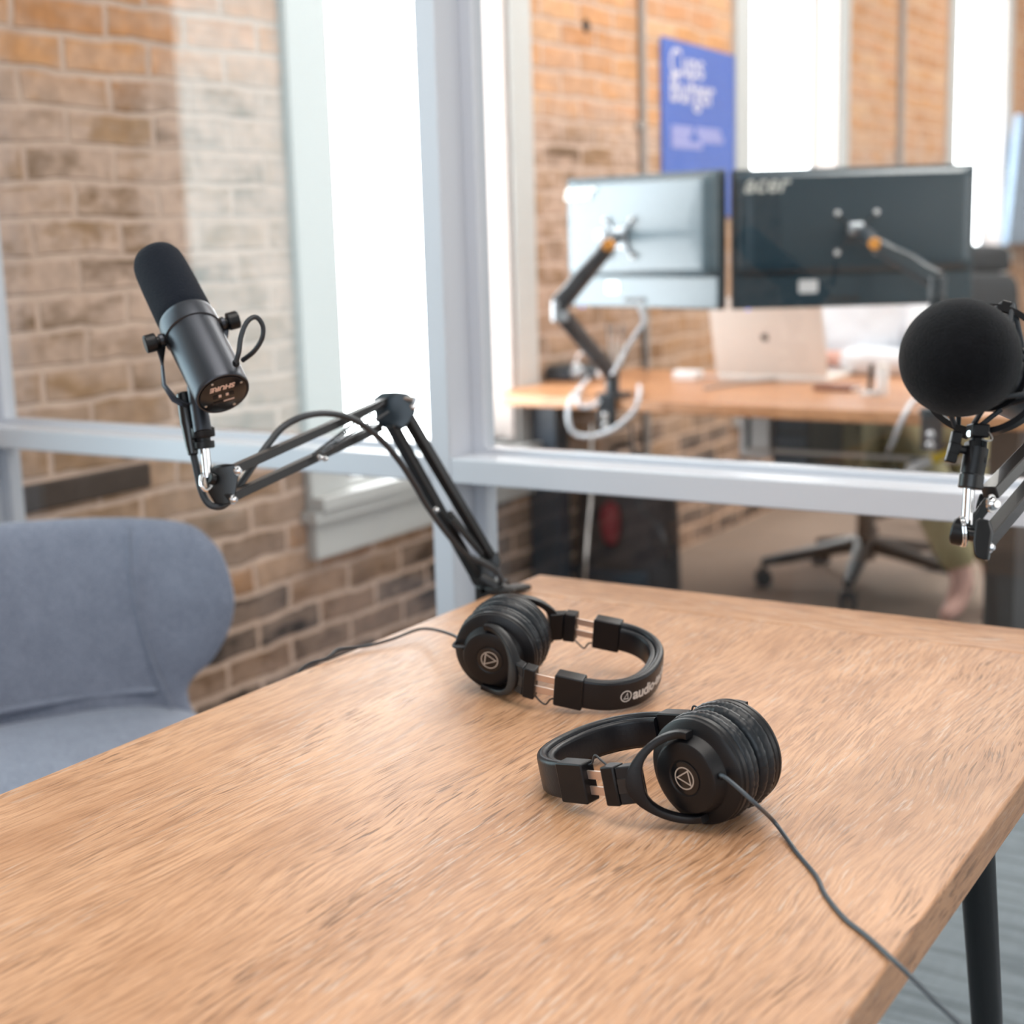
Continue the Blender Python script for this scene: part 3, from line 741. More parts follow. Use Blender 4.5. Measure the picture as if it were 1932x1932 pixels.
for q in ((-1, 0.), (-1, .35), (-1, .62), (-.72, .86), (-.35, 1.), (.35, 1.), (.72, .86), (1, .62), (1, .35), (1, 0.)):
    yp.append(cen+Kx*(q[0]*yk_w)+(mk-cen-Kx*Kx.dot(mk-cen)*0)*q[1]*.92+(Kx*Kx.dot(mk-cen)*0))
MB().sweep(yp, rrect(.0125, .0028, .001, 2), frames=lambda k: D.cross((yp[min(k+1, len(yp)-1)]-yp[max(k-1, 0)]).normalized()).cross((yp[min(k+1, len(yp)-1)]-yp[max(k-1, 0)]).normalized()) if False else (Ky*.6-D*.8)*(1) if k in (0, 9) else Ky+D*.3).build('yoke', M['mic'], lm, smooth=40)
mt0, mt1 = P(377, 762, 1.462), P(384, 806, 1.458)
mtd = (mt1-mt0).normalized()
MB().lathe([(1e-5, -.026), (.0072, -.026), (.0084, -.022), (.0084, .022), (1e-5, .022)], mt0+(mt1-mt0)*.2, mtd, 28).build('swivel_mount', M['mic'], lm, smooth=30)
xl0, xl1 = P(352, 742, 1.475), P(360, 800, 1.470)
MB().lathe([(1e-5, 0), (.0072, 0), (.0082, .0012), (.0082, .030), (.0074, .034), (.0060, .052), (.0048, .060), (1e-5, .060)], xl0, xl1-xl0, 24).build('cable_plug', M['gloss'], lm, smooth=30)
# short pigtail loop on the body
g0 = bot+D*.020+Kx*.0255-Ky*.0085
lp = smooth_path([P(444, 686, 1.405), P(449, 668, 1.402), P(453, 640, 1.402), P(464, 614, 1.404), P(480, 606, 1.408), P(492, 622, 1.412), P(490, 645, 1.415), P(476, 667, 1.42), P(456, 683, 1.432)], 8)
MB().tube(lp, .0023, 10).build('cable_loop', M['cable'], lm)
gm = MB(); gm.tube([P(444+3.6*math.cos(a), 688+4.6*math.sin(a), 1.408) for a in [2*PI*k/20 for k in range(20)]], .0016, 8, closed=True); gm.build('grommet', M['black'], lm)

for o_ in [o for o in bpy.data.objects if o.parent == lm]:
    for v_ in o_.data.vertices: v_.co *= 1.055
# ------------------------------------------------------------------ left boom arm
bp = onz(917, 1117, TZ)
ba = thing('boom_arm', (TX0+.02, bp.y, TZ), 'black scissor boom arm clamped to the far left corner of the oak table', 'boom arm')
dB = 1.915; dE = 1.73; dM = 1.475
side = (P(765, 768, dE)-P(735, 775, dE)).normalized()
def plate_pair(mb_, p, q, w, gap, th, hint):
    for g_ in (-1, 1): mb_.bar(V(p)+hint*g_*gap, V(q)+hint*g_*gap, th, w, orth(V(q)-V(p), hint)[1])
# direction out of the plane of the arms
armdir = (P(740, 770, dE)-P(430, 915, dM)).normalized()
lowdir = (P(915, 1070, dB)-P(755, 790, dE)).normalized()
NRM = armdir.cross(lowdir).normalized()
if NRM.dot(fw) > 0: NRM = -NRM
def dbl(p, q, w=.0078, gap=.0075, nm='upper_arm_tube'):
    # a square tube
    MB().bar(p, q, w, w, NRM).build(nm, M['armblack'], ba, bevel=.0007)
dbl(P(436, 888, dM), P(728, 757, dE), .0092); dbl(P(429, 941, dM-.003), P(716, 806, dE-.003), .0092)
dbl(P(765, 780, dE), P(925, 1050, dB), .0116, nm='lower_arm_tube'); dbl(P(738, 800, dE-.002), P(897, 1085, dB-.004), .0116, nm='lower_arm_tube')
# end bracket with two bolts
eb = MB()
o2 = [P(413, 878, dM), P(436, 874, dM), P(446, 886, dM), P(436, 948, dM), P(418, 953, dM), P(404, 930, dM), P(399, 903, dM)]
n_ = len(o2)
for off in (NRM*.007, -NRM*.010): pass
vs_ = [p+NRM*.0055 for p in o2]+[p-NRM*.009 for p in o2]
eb.add(vs_, [tuple(range(n_)), tuple(range(n_, 2*n_))[::-1]]+[(i, i+n_, (i+1) % n_+n_, (i+1) % n_) for i in range(n_)])
eb.build('end_bracket', M['armblack'], ba, bevel=.002)
for x, y, d in ((438, 888, dM), (430, 942, dM), ): bolt(None, P(x, y, d)+NRM*.0072, NRM, .0038, .004, M['chrome'], ba)
for x, y, d in ((595, 863, 1.60), (605, 865, 1.60)): bolt(None, P(x, y, d)+NRM*.006, NRM, .0026, .004, M['chrome'], ba)
for x, y, d in ((769, 768, dE), (812, 962, 1.81), (911, 1100, dB)): bolt(None, P(x, y, d)+NRM*.008, NRM, .0036, .004, M['chrome'], ba)
pin0, pin1 = P(386, 842, dM-.005), P(392, 900, dM-.002)
MB().cyl(pin0, pin1, .0047, 20).build('spigot', M['chrome'], ba)
cl = MB()
clp = smooth_path([P(389, 893, dM), P(381, 897, dM-.004), P(380, 915, dM-.006), P(388, 925, dM-.004), P(398, 918, dM), P(400, 902, dM)], 6)
cl.tube(clp, .0022, 8); cl.build('spigot_clip', M['chrome'], ba)
kn = MB(); kd = (P(404, 916, dM)-P(380, 905, dM)).normalized()
kn.cyl(P(404, 905, dM-.004), P(394, 902, dM-.008), .006, 16); kn.build('thumb_knob', M['black'], ba, bevel=.001)
th = MB(); ax = (pin0-pin1).normalized()
th.lathe([(1e-5, 0), (.0095, 0), (.0104, .001), (.0104, .0070), (.0070, .0075), (.0070, .0105), (.0112, .0112), (.0118, .0125), (.0118, .0205), (.0100, .022), (1e-5, .022)], P(386, 846, dM-.006), ax, 28)
th.build('thread_adapter', M['black'], ba, smooth=30)
# elbow bracket
el = [(716, 752), (733, 739), (757, 741), (769, 752), (772, 778), (760, 798), (748, 812), (732, 806), (722, 795)]
vs_ = [P(x, y, dE)+NRM*.011 for x, y in el]+[P(x, y, dE)-NRM*.011 for x, y in el]; n_ = len(el)
MB().add(vs_, [tuple(range(n_)), tuple(range(n_, 2*n_))[::-1]]+[(i, i+n_, (i+1) % n_+n_, (i+1) % n_) for i in range(n_)]).build('elbow_bracket', M['marm'], ba, bevel=.003)
MB().cyl(P(764, 756, dE)+NRM*.014, P(760, 750, dE)-NRM*.004, .0045, 14).build('wing_bolt', M['chrome'], ba)
# springs
def spring(p, q, r, turns, wr):
    d = q-p; x, y = orth(d); n = turns*9
    return MB().tube([p+d*(k/n)+(x*math.cos(2*PI*turns*k/n)+y*math.sin(2*PI*turns*k/n))*r for k in range(n+1)], wr, 5)
for off in (0., 1.):
    p = P(580+off*16, 861-off*2, 1.605); q = P(690+off*10, 778+off*14, 1.695)
    spring(p+NRM*.007, q+NRM*.007, .0026, 30, .0008)  .build('spring', M['spring'], ba, smooth=60)
    MB().cyl(q+NRM*.007, q+NRM*.007+(q-p).normalized()*.028, .0013, 8).build('spring_hook', M['spring'], ba)
for off in (0., 1.):
    p = P(842+off*5, 968+off*10, 1.82); q = P(905, 1045, 1.9)
    MB().bar(p+NRM*.004, q+NRM*.004, .006, .0075).build('spring_cover', M['armblack'], ba, bevel=.001)
# foot bracket, post and table clamp
ft = [(897, 1066), (927, 1040), (934, 1056), (922, 1096), (906, 1108), (897, 1092)]
vs_ = [P(x, y, dB)+NRM*.010 for x, y in ft]+[P(x, y, dB)-NRM*.010 for x, y in ft]; n_ = len(ft)
MB().add(vs_, [tuple(range(n_)), tuple(range(n_, 2*n_))[::-1]]+[(i, i+n_, (i+1) % n_+n_, (i+1) % n_) for i in range(n_)]).build('base_bracket', M['armblack'], ba, bevel=.002)
cx, cy = TX0+.022, bp.y
pz = V((cx-.002, cy, TZ))
MB().cyl(pz+V((0, 0, .003)), P(909, 1090, dB), .0082, 20).build('base_post', M['armblack'], ba)
cm = MB(); w_ = .014
cm.box((cx-.034, cy-w_, TZ), (cx+.012, cy+w_, TZ+.010)); cm.box((cx-.042, cy-w_, TZ-.075), (cx-.0235, cy+w_, TZ+.010)); cm.box((cx-.034, cy-w_, TZ-.075), (cx+.012, cy+w_, TZ-.066))
cm.build('table_clamp', M['armblack'], ba, bevel=.0018)
tg = smooth_path([V((cx+.004, cy+.0, TZ+.0075)), onz(950, 1113, TZ+.0075), onz(972, 1110, TZ+.0065), onz(994, 1106, TZ+.0058)], 6)
MB().sweep(tg, lambda k, t: rrect(.0085-.002*t, .026-.008*t, .002, 2), frames=lambda k: zz).build('clamp_foot', M['armblack'], ba, smooth=40)
sb = MB(); sb.cyl((cx-.01, cy, TZ-.12), (cx-.01, cy, TZ-.038), .004, 12); sb.cyl((cx-.01, cy, TZ-.038), (cx-.01, cy, TZ-TT), .010, 16); sb.build('clamp_screw', M['chrome'], ba)

cpts = [xl1.lerp(xl0, -.7), P(364, 850, 1.475), P(369, 876, 1.478), P(380, 925, 1.48), P(393, 949, 1.48), P(410, 956, 1.48), P(428, 949, 1.487), P(448, 922, 1.50), P(474, 884, 1.52), P(503, 842, 1.545), P(535, 805, 1.56), P(575, 785, 1.58), P(620, 780, 1.61), P(668, 792, 1.64), P(715, 826, 1.68),
        P(752, 868, 1.71), P(783, 915, 1.75), P(806, 955, 1.78), P(846, 1010, 1.83), P(880, 1046, 1.87), P(914, 1063, 1.885), P(936, 1078, 1.895), P(945, 1096, 1.90), onz(938, 1112, TZ+.0042), V((TX0-.008, cy+.05, TZ-.01)), V((TX0-.02, cy+.06, TZ-.2)), V((TX0-.05, cy+.07, .02)), V((TX0-.2, cy+.02, .006))]
tag(MB().tube(smooth_path(cpts, 10), .0037, 12).build('microphone_cable', M['cable'], smooth=60), 'black microphone cable running along the left boom arm', 'cable')

# ================================================================== RIGHT MICROPHONE
dR = 1.055
bc = P(1811, 675, dR)
AX = (P(1868, 703, 1.105)-bc).normalized()      # from the windscreen back along the body
rm = thing('condenser_microphone', bc, 'microphone with round black foam ball at the right edge of the view', 'microphone')
MB().lathe([(max(1e-5, .0425*(max(0, 1-abs(math.sin(a))**2.25))**.5), .0385*math.sin(a)) for a in [-PI/2+PI*k/40 for k in range(41)]], bc, AX, 72).build('foam_windscreen', M['foam2'], rm, smooth=80)
MB().lathe([(1e-5, .02), (.0250, .02), (.0260, .024), (.0260, .150), (.0245, .156), (.010, .158), (1e-5, .158)], bc, AX, 48).build('body', M['mic'], rm, smooth=30)
MB().lathe([(.0262, .034), (.0310, .034), (.0322, .036), (.0322, .041), (.0310, .043), (.0262, .043)], bc, AX, 48).build('inner_ring', M['black'], rm, smooth=30)
rc = bc+AX*.052
sm = thing('shock_mount', rc, 'black ring shock mount holding the foam ball microphone', 'shock mount')
rX, rY = orth(AX, up)
RR = .0468
MB().lathe([(RR-.0022, -.0055), (RR+.0022, -.0055), (RR+.0022, .0055), (RR-.0022, .0055), (RR-.0022, -.0055)], rc, AX, 80, hint=up).build('outer_ring', M['black'], sm, smooth=30)
MB().lathe([(.0264, -.002), (.0292, -.002), (.0292, .003), (.0264, .003), (.0264, -.002)], rc+AX*.012, AX, 64).build('inner_ring', M['black'], sm, smooth=30)
MB().lathe([(.0264, -.003), (.0300, -.003), (.0300, .003), (.0264, .003), (.0264, -.003)], rc-AX*.020, AX, 64).build('inner_ring', M['black'], sm, smooth=30)
for k in range(4):
    an = math.radians(18+90*k)
    dd = rX*math.cos(an)+rY*math.sin(an); tt = -rX*math.sin(an)+rY*math.cos(an)
    post = MB(); post.bar(rc+dd*(RR-.003), rc+dd*(RR+.006), .008, .007, AX); post.build('clip', M['black'], sm, bevel=.001)
    e = MB()
    for g_ in (-1, 1):
        an2 = an+g_*.62; d2 = rX*math.cos(an2)+rY*math.sin(an2)
        e.tube([rc+dd*(RR+.005)+tt*g_*.003, rc-AX*.020+d2*.0300], .0020, 8); e.tube([rc+dd*(RR+.005)+tt*g_*.003, rc+AX*.012+d2*.0295], .0020, 8)
    e.build('elastic_cord', M['cable'], sm)
ra = thing('boom_arm', (TX1-.02, 1.50, TZ), 'black scissor boom arm reaching in from the right edge of the view', 'boom arm')
m0 = P(1846, 812, 1.085)
blk = MB(); blk.bar(P(1846, 800, 1.085), P(1844, 826, 1.085), .017, .013, rt); blk.build('mount_block', M['black'], sm, bevel=.0015)
cs = MB(); cs.cyl(P(1828, 818, 1.083), P(1836, 819, 1.085), .0024, 14); cs.build('thumb_nut', M['chrome'], sm)
MB().tube(smooth_path([P(1863, 812, 1.078), P(1872, 826, 1.075), P(1866, 832, 1.074), P(1852, 828, 1.074)], 5), .0007, 6).build('wire_clip', M['steel'], sm)
MB().bar(P(1843, 824, 1.084), P(1839, 862, 1.082), .0095, .009, rt).build('mount_tongue', M['black'], sm, bevel=.002)
# swivel adapter: fork, wing knob, barrel
for g_ in (-1, 1):
    MB().bar(P(1829 if g_ < 0 else 1854, 832, 1.082)-fw*0, P(1829 if g_ < 0 else 1851, 876, 1.080), .0036 if g_ > 0 else .0042, .014, fw).build('swivel_fork', M['black'], sm, bevel=.0012)
MB().lathe([(1e-5, 0), (.0084, 0), (.0088, .012), (.0088, .024), (1e-5, .024)], P(1832, 905, 1.080), P(1842, 850, 1.081)-P(1832, 905, 1.080), 28).build('swivel_body', M['black'], sm, smooth=30)
MB().lathe([(1e-5, 0), (.0082, 0), (.0090, .001), (.0090, .0100), (.0082, .0112), (1e-5, .0112)], P(1830, 922, 1.080), P(1834, 893, 1.08)-P(1830, 922, 1.080), 40).build('thread_collar', M['armblack'], sm, smooth=30)
wk = MB()
wk.bar(P(1802, 846, 1.078), P(1824, 850, 1.080), .0062, .0062, fw); wk.build('knob_shaft', M['black'], sm, bevel=.002)
wk = MB(); wk.bar(P(1806, 814, 1.078), P(1801, 838, 1.078), .0075, .0065, fw); wk.bar(P(1803, 835, 1.0785), P(1797, 857, 1.0785), .0082, .008, fw); wk.bar(P(1798, 852, 1.078), P(1792, 873, 1.078), .0078, .0065, fw)
wk.build('wing_knob', M['black'], sm, bevel=.0012)
# boom arm end: pin, side plates, wing nut, two bars
MB().cyl(P(1828, 922, 1.080), P(1824, 990, 1.078), .0042, 24).build('spigot', M['chrome'], ra)
jp = P(1822, 1004, 1.078)
rdir = (P(1932, 858, 1.125)-P(1868, 934, 1.085)).normalized()
rn = rdir.cross(up).normalized()
if rn.dot(fw) > 0: rn = -rn
MB().lathe([(1e-5, -.0055), (.009, -.0055), (.0102, -.004), (.0102, .004), (.009, .0055), (1e-5, .0055)], P(1812, 1004, 1.082), (P(1822, 1006, 1.078)-P(1800, 1001, 1.082)), 28).build('pivot_disc', M['black'], ra, smooth=30)
for g_ in (0, 1):
    e0 = P(1813+g_*5, 1003, 1.075-.002*g_)
    MB().tube([e0+(up*math.cos(a)*.0105+fw*math.sin(a)*.006-rt*math.cos(a)*.0008) for a in [2*PI*k/24 for k in range(24)]], .0009, 6, closed=True).build('pivot_ring', M['chrome'], ra)
lk = MB(); lk.bar(P(1826, 1000, 1.079), P(1866, 946, 1.083), .003, .0105, rn.cross(P(1866, 946, 1.083)-P(1826, 1000, 1.079)).normalized()); lk.build('link_plate', M['armblack'], ra, bevel=.001)
MB().cyl(P(1822, 1006, 1.074), P(1862, 1014, 1.066), .0052, 20).build('wing_shaft', M['gloss'], ra)
wn = [(1841, 982), (1848, 977), (1866, 981), (1872, 1003), (1868, 1030), (1864, 1056), (1858, 1058), (1842, 1052), (1838, 1045), (1836, 1022)]
vs_ = [P(x, y, 1.058) for x, y in wn]+[P(x+3, y+1, 1.070) for x, y in wn]; n_ = len(wn)
MB().add(vs_, [tuple(range(n_)), tuple(range(n_, 2*n_))[::-1]]+[(i, i+n_, (i+1) % n_+n_, (i+1) % n_) for i in range(n_)]).build('wing_nut', M['gloss'], ra, bevel=.0025, seg=3)
EL = .40
def rbar(x0, y0, d0_, x1, y1, d1_):
    p, q = P(x0, y0, d0_), P(x1, y1, d1_); e = p+(q-p).normalized()*EL
    MB().bar(p, e, .0098, .0125, rn).build('upper_arm_tube', M['armtan'] if 'armtan' in M else M['armblack'], ra, bevel=.0008); return e
M['armtan'] = mat('glossy arm tube', (.030, .027, .026), .24, coat=.3)
e1 = rbar(1867, 930, 1.088, 1936, 858, 1.125); e2 = rbar(1858, 1022, 1.092, 1940, 925, 1.13)
kb_ = MB(); kb_.cyl(P(1845, 947, 1.10), P(1858, 950, 1.098), .0068, 18); kb_.cyl(P(1858, 950, 1.098), P(1866, 938, 1.095), .005, 14); kb_.build('rear_knob', M['black'], ra, bevel=.001)
bt_ = MB(); bolt(bt_, P(1872, 950, 1.070), -fw+rt*.9, .0052, .004); bt_.cyl(P(1872, 950, 1.071), P(1882, 951, 1.064), .0026, 12); bt_.build('bolt', M['chrome'], ra)
bolt(None, P(1869, 1033, 1.064), -fw+rt*.9, .003, .003, M['chrome'], ra)
# off to the right: elbow, lower arm and clamp on the table edge
ebx = (e1+e2)/2
MB().bar(e1+(e1-e2)*.3, e2-(e1-e2)*.3, .026, .03, rdir).build('elbow_bracket', M['armblack'], ra, bevel=.003)
ccx, ccy = TX1-.022, 1.50
for g_ in (-1, 1): MB().bar(ebx+rdir*.012*g_, V((ccx+.018*g_, ccy, TZ+.06)), .0095, .0095).build('lower_arm_tube', M['armblack'], ra, bevel=.0008)
MB().box((ccx-.022, ccy-.012, TZ+.035), (ccx+.03, ccy+.012, TZ+.075)).build('base_bracket', M['armblack'], ra, bevel=.002)
MB().cyl((ccx, ccy, TZ+.004), (ccx, ccy, TZ+.05), .008, 16).build('base_post', M['armblack'], ra)
MB().box((ccx-.014, ccy-.016, TZ), (ccx+.036, ccy+.016, TZ+.010)).box((ccx+.024, ccy-.016, TZ-.08), (ccx+.036, ccy+.016, TZ+.01)).box((ccx-.014, ccy-.016, TZ-.08), (ccx+.036, ccy+.016, TZ-.07)).build('table_clamp', M['armblack'], ra, bevel=.0015)
MB().cyl((ccx, ccy, TZ-.13), (ccx, ccy, TZ-TT), .004, 12).build('clamp_screw', M['chrome'], ra)

# ================================================================== OFFICE BEHIND THE GLASS
DZ = .74; DY0 = 3.60; DY1 = 4.42; DX0 = -2.335; DX1 = -.55
dk = thing('office_desk', ((DX0+DX1)/2, 4.0, 0), 'long oak topped office desk with black legs beyond the glass partition', 'desk')
MB().prism([(a+.0, b) for a, b in [(DX0+.06, DY0), (DX1, DY0-.06), (DX1, DY1), (DX0, DY1), (DX0, DY0+.09), (DX0+.018, DY0+.03)]], (0, 0, DZ-.032), V((1, 0, 0)), V((0, 1, 0)), zz, .032).build('desktop', M['desk'], dk, bevel=.004, seg=3)
def desk_leg(x, y, w, d):
    MB().box((x-w/2, y-d/2, .03), (x+w/2, y+d/2, DZ-.032)).box((x-.03, y-.22, 0), (x+.03, y+.08, .03)).build('leg', M['navy'], dk, bevel=.004)
lx = onz(1027, 1010, .3); 
desk_leg(ony(1027, 1000, 3.86).x, 3.90, .10, .08)
lxr = ony(1883, 1080, 3.70).x
MB().box((lxr-.035, 3.70, 0), (lxr+.04, 4.32, DZ-.032)).build('leg', M['darkwood'], dk, bevel=.004)
ux0, ux1 = ony(1455, 820, 4.05).x, ony(1513, 820, 4.05).x
ud = thing('drawer_box', ((ux0+ux1)/2, 4.15, .45), 'small black drawer box fixed under the office desk below the laptop', 'drawer box')
MB().box((ux0, 4.06, .46), (ux1+.02, 4.34, DZ-.032)).build('body', M['legblack'], ud, bevel=.004)
MB().box((ux0+.006, 4.05, .48), (ux1+.014, 4.06, .60)).box((ux0+.006, 4.05, .61), (ux1+.014, 4.06, .69)).build('panel', M['navy'], ud, bevel=.003)
MB().box((-2.0, 3.86, DZ-.062), (-1.0, 3.90, DZ-.034)).box((-2.0, 4.12, DZ-.062), (-1.0, 4.16, DZ-.034)).build('under_frame', M['legblack'], dk)
cbz = ony(1560, 856, 3.93)
MB().bar((-1.66, 3.93, cbz.z), (lxr, 3.93, cbz.z), .012, .012).build('cross_bar', M['steel'], dk, bevel=.002)
MB().bar((-1.655, 3.93, cbz.z), (-1.655, 3.93, DZ-.035), .012, .012).build('bar_hanger', M['navy'], dk, bevel=.002)
MB().box((ony(1395, 800, 4.2).x, 4.2, .50), (ony(1452, 800, 4.2).x, 4.38, DZ-.06)).build('cable_tray', M['white'], dk, bevel=.004)

def monitor(name, label, c0_, c1_, z0, z1, lit, logo_u, logoA=True):
    """back of the screen between the two lower corners as seen from the near room"""
    c0_ = V(c0_); c1_ = V(c1_); X_ = (c1_-c0_); Wd = X_.length; X_.normalize(); Nn = V((X_.y, -X_.x, 0))    # faces the near room
    H_ = z1-z0
    root = thing(name, V((c0_.x, c0_.y, 0)).lerp(V((c1_.x, c1_.y, 0)), .5)+V((0, 0, z0)), label, 'monitor', 'monitors on the office desk')
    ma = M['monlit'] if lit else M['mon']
    MP = lambda u, v, t: V((c0_.x, c0_.y, z0))+X_*u+zz*v+Nn*t
    MB().prism(rrect(Wd, H_, .006), MP(Wd/2, H_/2, -.022), X_, zz, Nn, .022).build('bezel', M['monrim'], root, bevel=.002)
    MB().prism(rrect(Wd-.016, H_-.016, .003), MP(Wd/2, H_/2, -.0235), X_, zz, Nn, .002).build('screen', M['screen'], root)
    # bulged rear shell whose lower edge curves in above a thinner chin
    nu, nv = 28, 18; vs = []; fs = []
    v0 = H_*.235
    for j in range(nv+1):
        for i in range(nu+1):
            u = i/nu; v = j/nv
            eu = min(1., min(u, 1-u)/.045); ev = min(1., v/.075); et = min(1., (1-v)/.03)
            t = .004+.022*math.sin(eu*PI/2)**.6*math.sin(ev*PI/2)**.7*math.sin(et*PI/2)**.8 if True else 0
            t += .006*math.sin(u*PI)*math.sin(v*PI)
            vs.append(MP(.006+u*(Wd-.012), v0+v*(H_-v0-.006), t))
    for j in range(nv):
        for i in range(nu):
            k = j*(nu+1)+i; fs.append((k, k+1, k+nu+2, k+nu+1))
    nb_ = len(vs)
    bd = [i for i in range(nu+1)]+[j*(nu+1)+nu for j in range(1, nv+1)]+[nv*(nu+1)+i for i in range(nu-1, -1, -1)]+[j*(nu+1) for j in range(nv-1, 0, -1)]
    for k in bd: p_ = vs[k]; vs.append(p_-Nn*((p_-MP(0, 0, 0)).dot(Nn)+.002))
    for k in range(len(bd)):
        k2 = (k+1) % len(bd); fs.append((bd[k2], bd[k], nb_+k, nb_+k2))
    MB().add(vs, fs).build('rear_shell', ma, root, smooth=50)
    MB().prism(rrect(Wd-.012, v0-.002, .004), MP(Wd/2, v0/2+.002, 0), X_, zz, Nn, .006).build('chin', ma, root, bevel=.002)
    text_mb('acer', .062, .0006, shear=.28, bold=.0016, space=1.05).map(frame_map(MP(logo_u, H_-.058, .0325), X_, zz, Nn)).build('logo', M['logo'], root, smooth=0)
    st = MB().prism(rrect(.05, .034, .004), MP(Wd*.315, H_*.155, .0065), X_, zz, Nn, .0008); st.build('sticker', M['white'], root)
    pm = MB()
    for k in range(3): pm.hexa(MP(Wd*(.42+.045*k), H_*.06, .008), X_*.012, zz*.006, Nn*.003)
    pm.build('ports', M['screen'], root)
    MB().hexa(MP(Wd*.07, -.001, -.01), X_*.004, zz*.0015, Nn*.004).build('power_light', M['led'], root)
    return MP, X_, Nn, Wd, H_
M['logo'] = mat('silver logo', (.66, .66, .62), .35)
M['led'] = emit('blue power light', (.25, .3, 1.), 3.)
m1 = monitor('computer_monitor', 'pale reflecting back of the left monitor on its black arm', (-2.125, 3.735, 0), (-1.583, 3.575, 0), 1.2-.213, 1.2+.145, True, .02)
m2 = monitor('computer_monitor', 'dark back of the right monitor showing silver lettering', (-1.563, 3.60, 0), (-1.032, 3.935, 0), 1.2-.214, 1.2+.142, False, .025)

def monitor_arm(label, base, elbow, wrist, mon, vu, vv, cap):
    MP, X_, Nn, Wd, H_ = mon
    r = thing('monitor_arm', base, label, 'monitor arm', 'monitor arms clamped to the office desk')
    base = V(base)
    cm = MB().box((base.x-.035, base.y-.01, DZ), (base.x+.035, base.y+.075, DZ+.014)); cm.box((base.x-.026, base.y-.024, DZ-.088), (base.x+.026, base.y-.006, DZ+.014)); cm.box((base.x-.022, base.y-.02, DZ-.088), (base.x+.022, base.y+.06, DZ-.077))
    cm.build('clamp', M['marm'], r, bevel=.003)
    bolt(None, base+V((0, -.026, -.046)), V((0, -1, 0)), .0095, .006, M['chrome'], r, 'clamp_bolt'); bolt(None, base+V((0, -.026, -.072)), V((0, -1, 0)), .0095, .006, M['chrome'], r, 'clamp_bolt')
    MB().cyl(base+V((0, .02, .014)), base+V((0, .02, .075)), .019, 24).build('pillar', M['marm'], r, bevel=.002)
    p0 = base+V((0, .02, .065)); p1 = V(elbow); p2 = V(wrist)
    q0 = MP(vu, vv, .03)
    MB().sweep([p0, p0.lerp(p1, .12), p0.lerp(p1, .85), p1], lambda k, t: rrect(.042-.008*t, .034, .008, 3), hint=zz).build('lower_arm', M['marm'], r, bevel=.001, smooth=40)
    MB().cyl(p1-zz*.022, p1+zz*.03, .021, 24).build('elbow', M['silverarm'] if cap else M['marm'], r, bevel=.003)
    p1b = p1+zz*.02
    MB().sweep([p1b, p1b.lerp(p2, .1), p1b.lerp(p2, .5), p1b.lerp(p2, .9), p2], lambda k, t: rrect(.048-.014*t, .036-.006*t, .009, 3), hint=zz).build('upper_arm', M['marm'], r, bevel=.001, smooth=40)
    MB().sweep([p1b.lerp(p2, .05)+zz*.016, p1b.lerp(p2, .4)+zz*.021, p1b.lerp(p2, .85)+zz*.012], rrect(.010, .034, .004, 2), hint=zz).build('arm_cover', M['silverarm'] if cap else M['marm'], r, smooth=40)
    tocam = (EYE-p2); tocam.z = 0; tocam.normalize()
    tocam = tocam.lerp(Nn, .3).normalized()
    MB().lathe([(1e-5, .024), (.0135, .024), (.0145, .022), (.0145, 0)], p2, tocam, 24).build('cap', M['orange'], r)
    MB().sweep(smooth_path([p2, p2+(q0-p2)*.45+zz*.012, q0+Nn*.055, q0+Nn*.02], 6), rrect(.026, .026, .006, 3), hint=zz).build('wrist', M['marm'], r, smooth=40)
    MB().cyl(q0+Nn*.055-X_*.03+zz*.01, q0+Nn*.055+X_*.004+zz*.01, .016, 20).build('tilt_head', M['silverarm'], r, bevel=.002)
    vp = MB().prism(rrect(.056, .056, .006), q0+Nn*.002, X_, zz, Nn, .006)
    for a_ in (-1, 1):
        for b_ in (-1, 1): vp.bar(q0+Nn*.004, q0+Nn*.004+X_*a_*.05+zz*b_*.05, .004, .014, Nn)
    vp.build('mount_plate', M['silverarm'] if cap else M['marm'], r, bevel=.001)
    for a_ in (-1, 1):
        for b_ in (-1, 1): bolt(None, q0+Nn*.009+X_*a_*.05+zz*b_*.05, Nn, .0058, .008, M['white'], r, 'mount_screw')
M['silverarm'] = mat('pale grey casting', (.36, .39, .42), .3, metal=.4)
b1 = onz(1150, 722, DZ); b1 = V((b1.x, DY0-.0, DZ))
b1x = ony(1150, 740, DY0).x
monitor_arm('black monitor arm with orange cap behind the left monitor', (b1x, DY0-.002, DZ), P(1056, 590, 3.78), P(1150, 462, 3.66), m1, .235, .19, True)
b2x = ony(1762, 800, DY0-.055).x
monitor_arm('black monitor arm with orange cap behind the right monitor', (b2x, DY0-.056, DZ), P(1768, 545, 3.50), P(1650, 460, 3.58), m2, .315, .19, False)

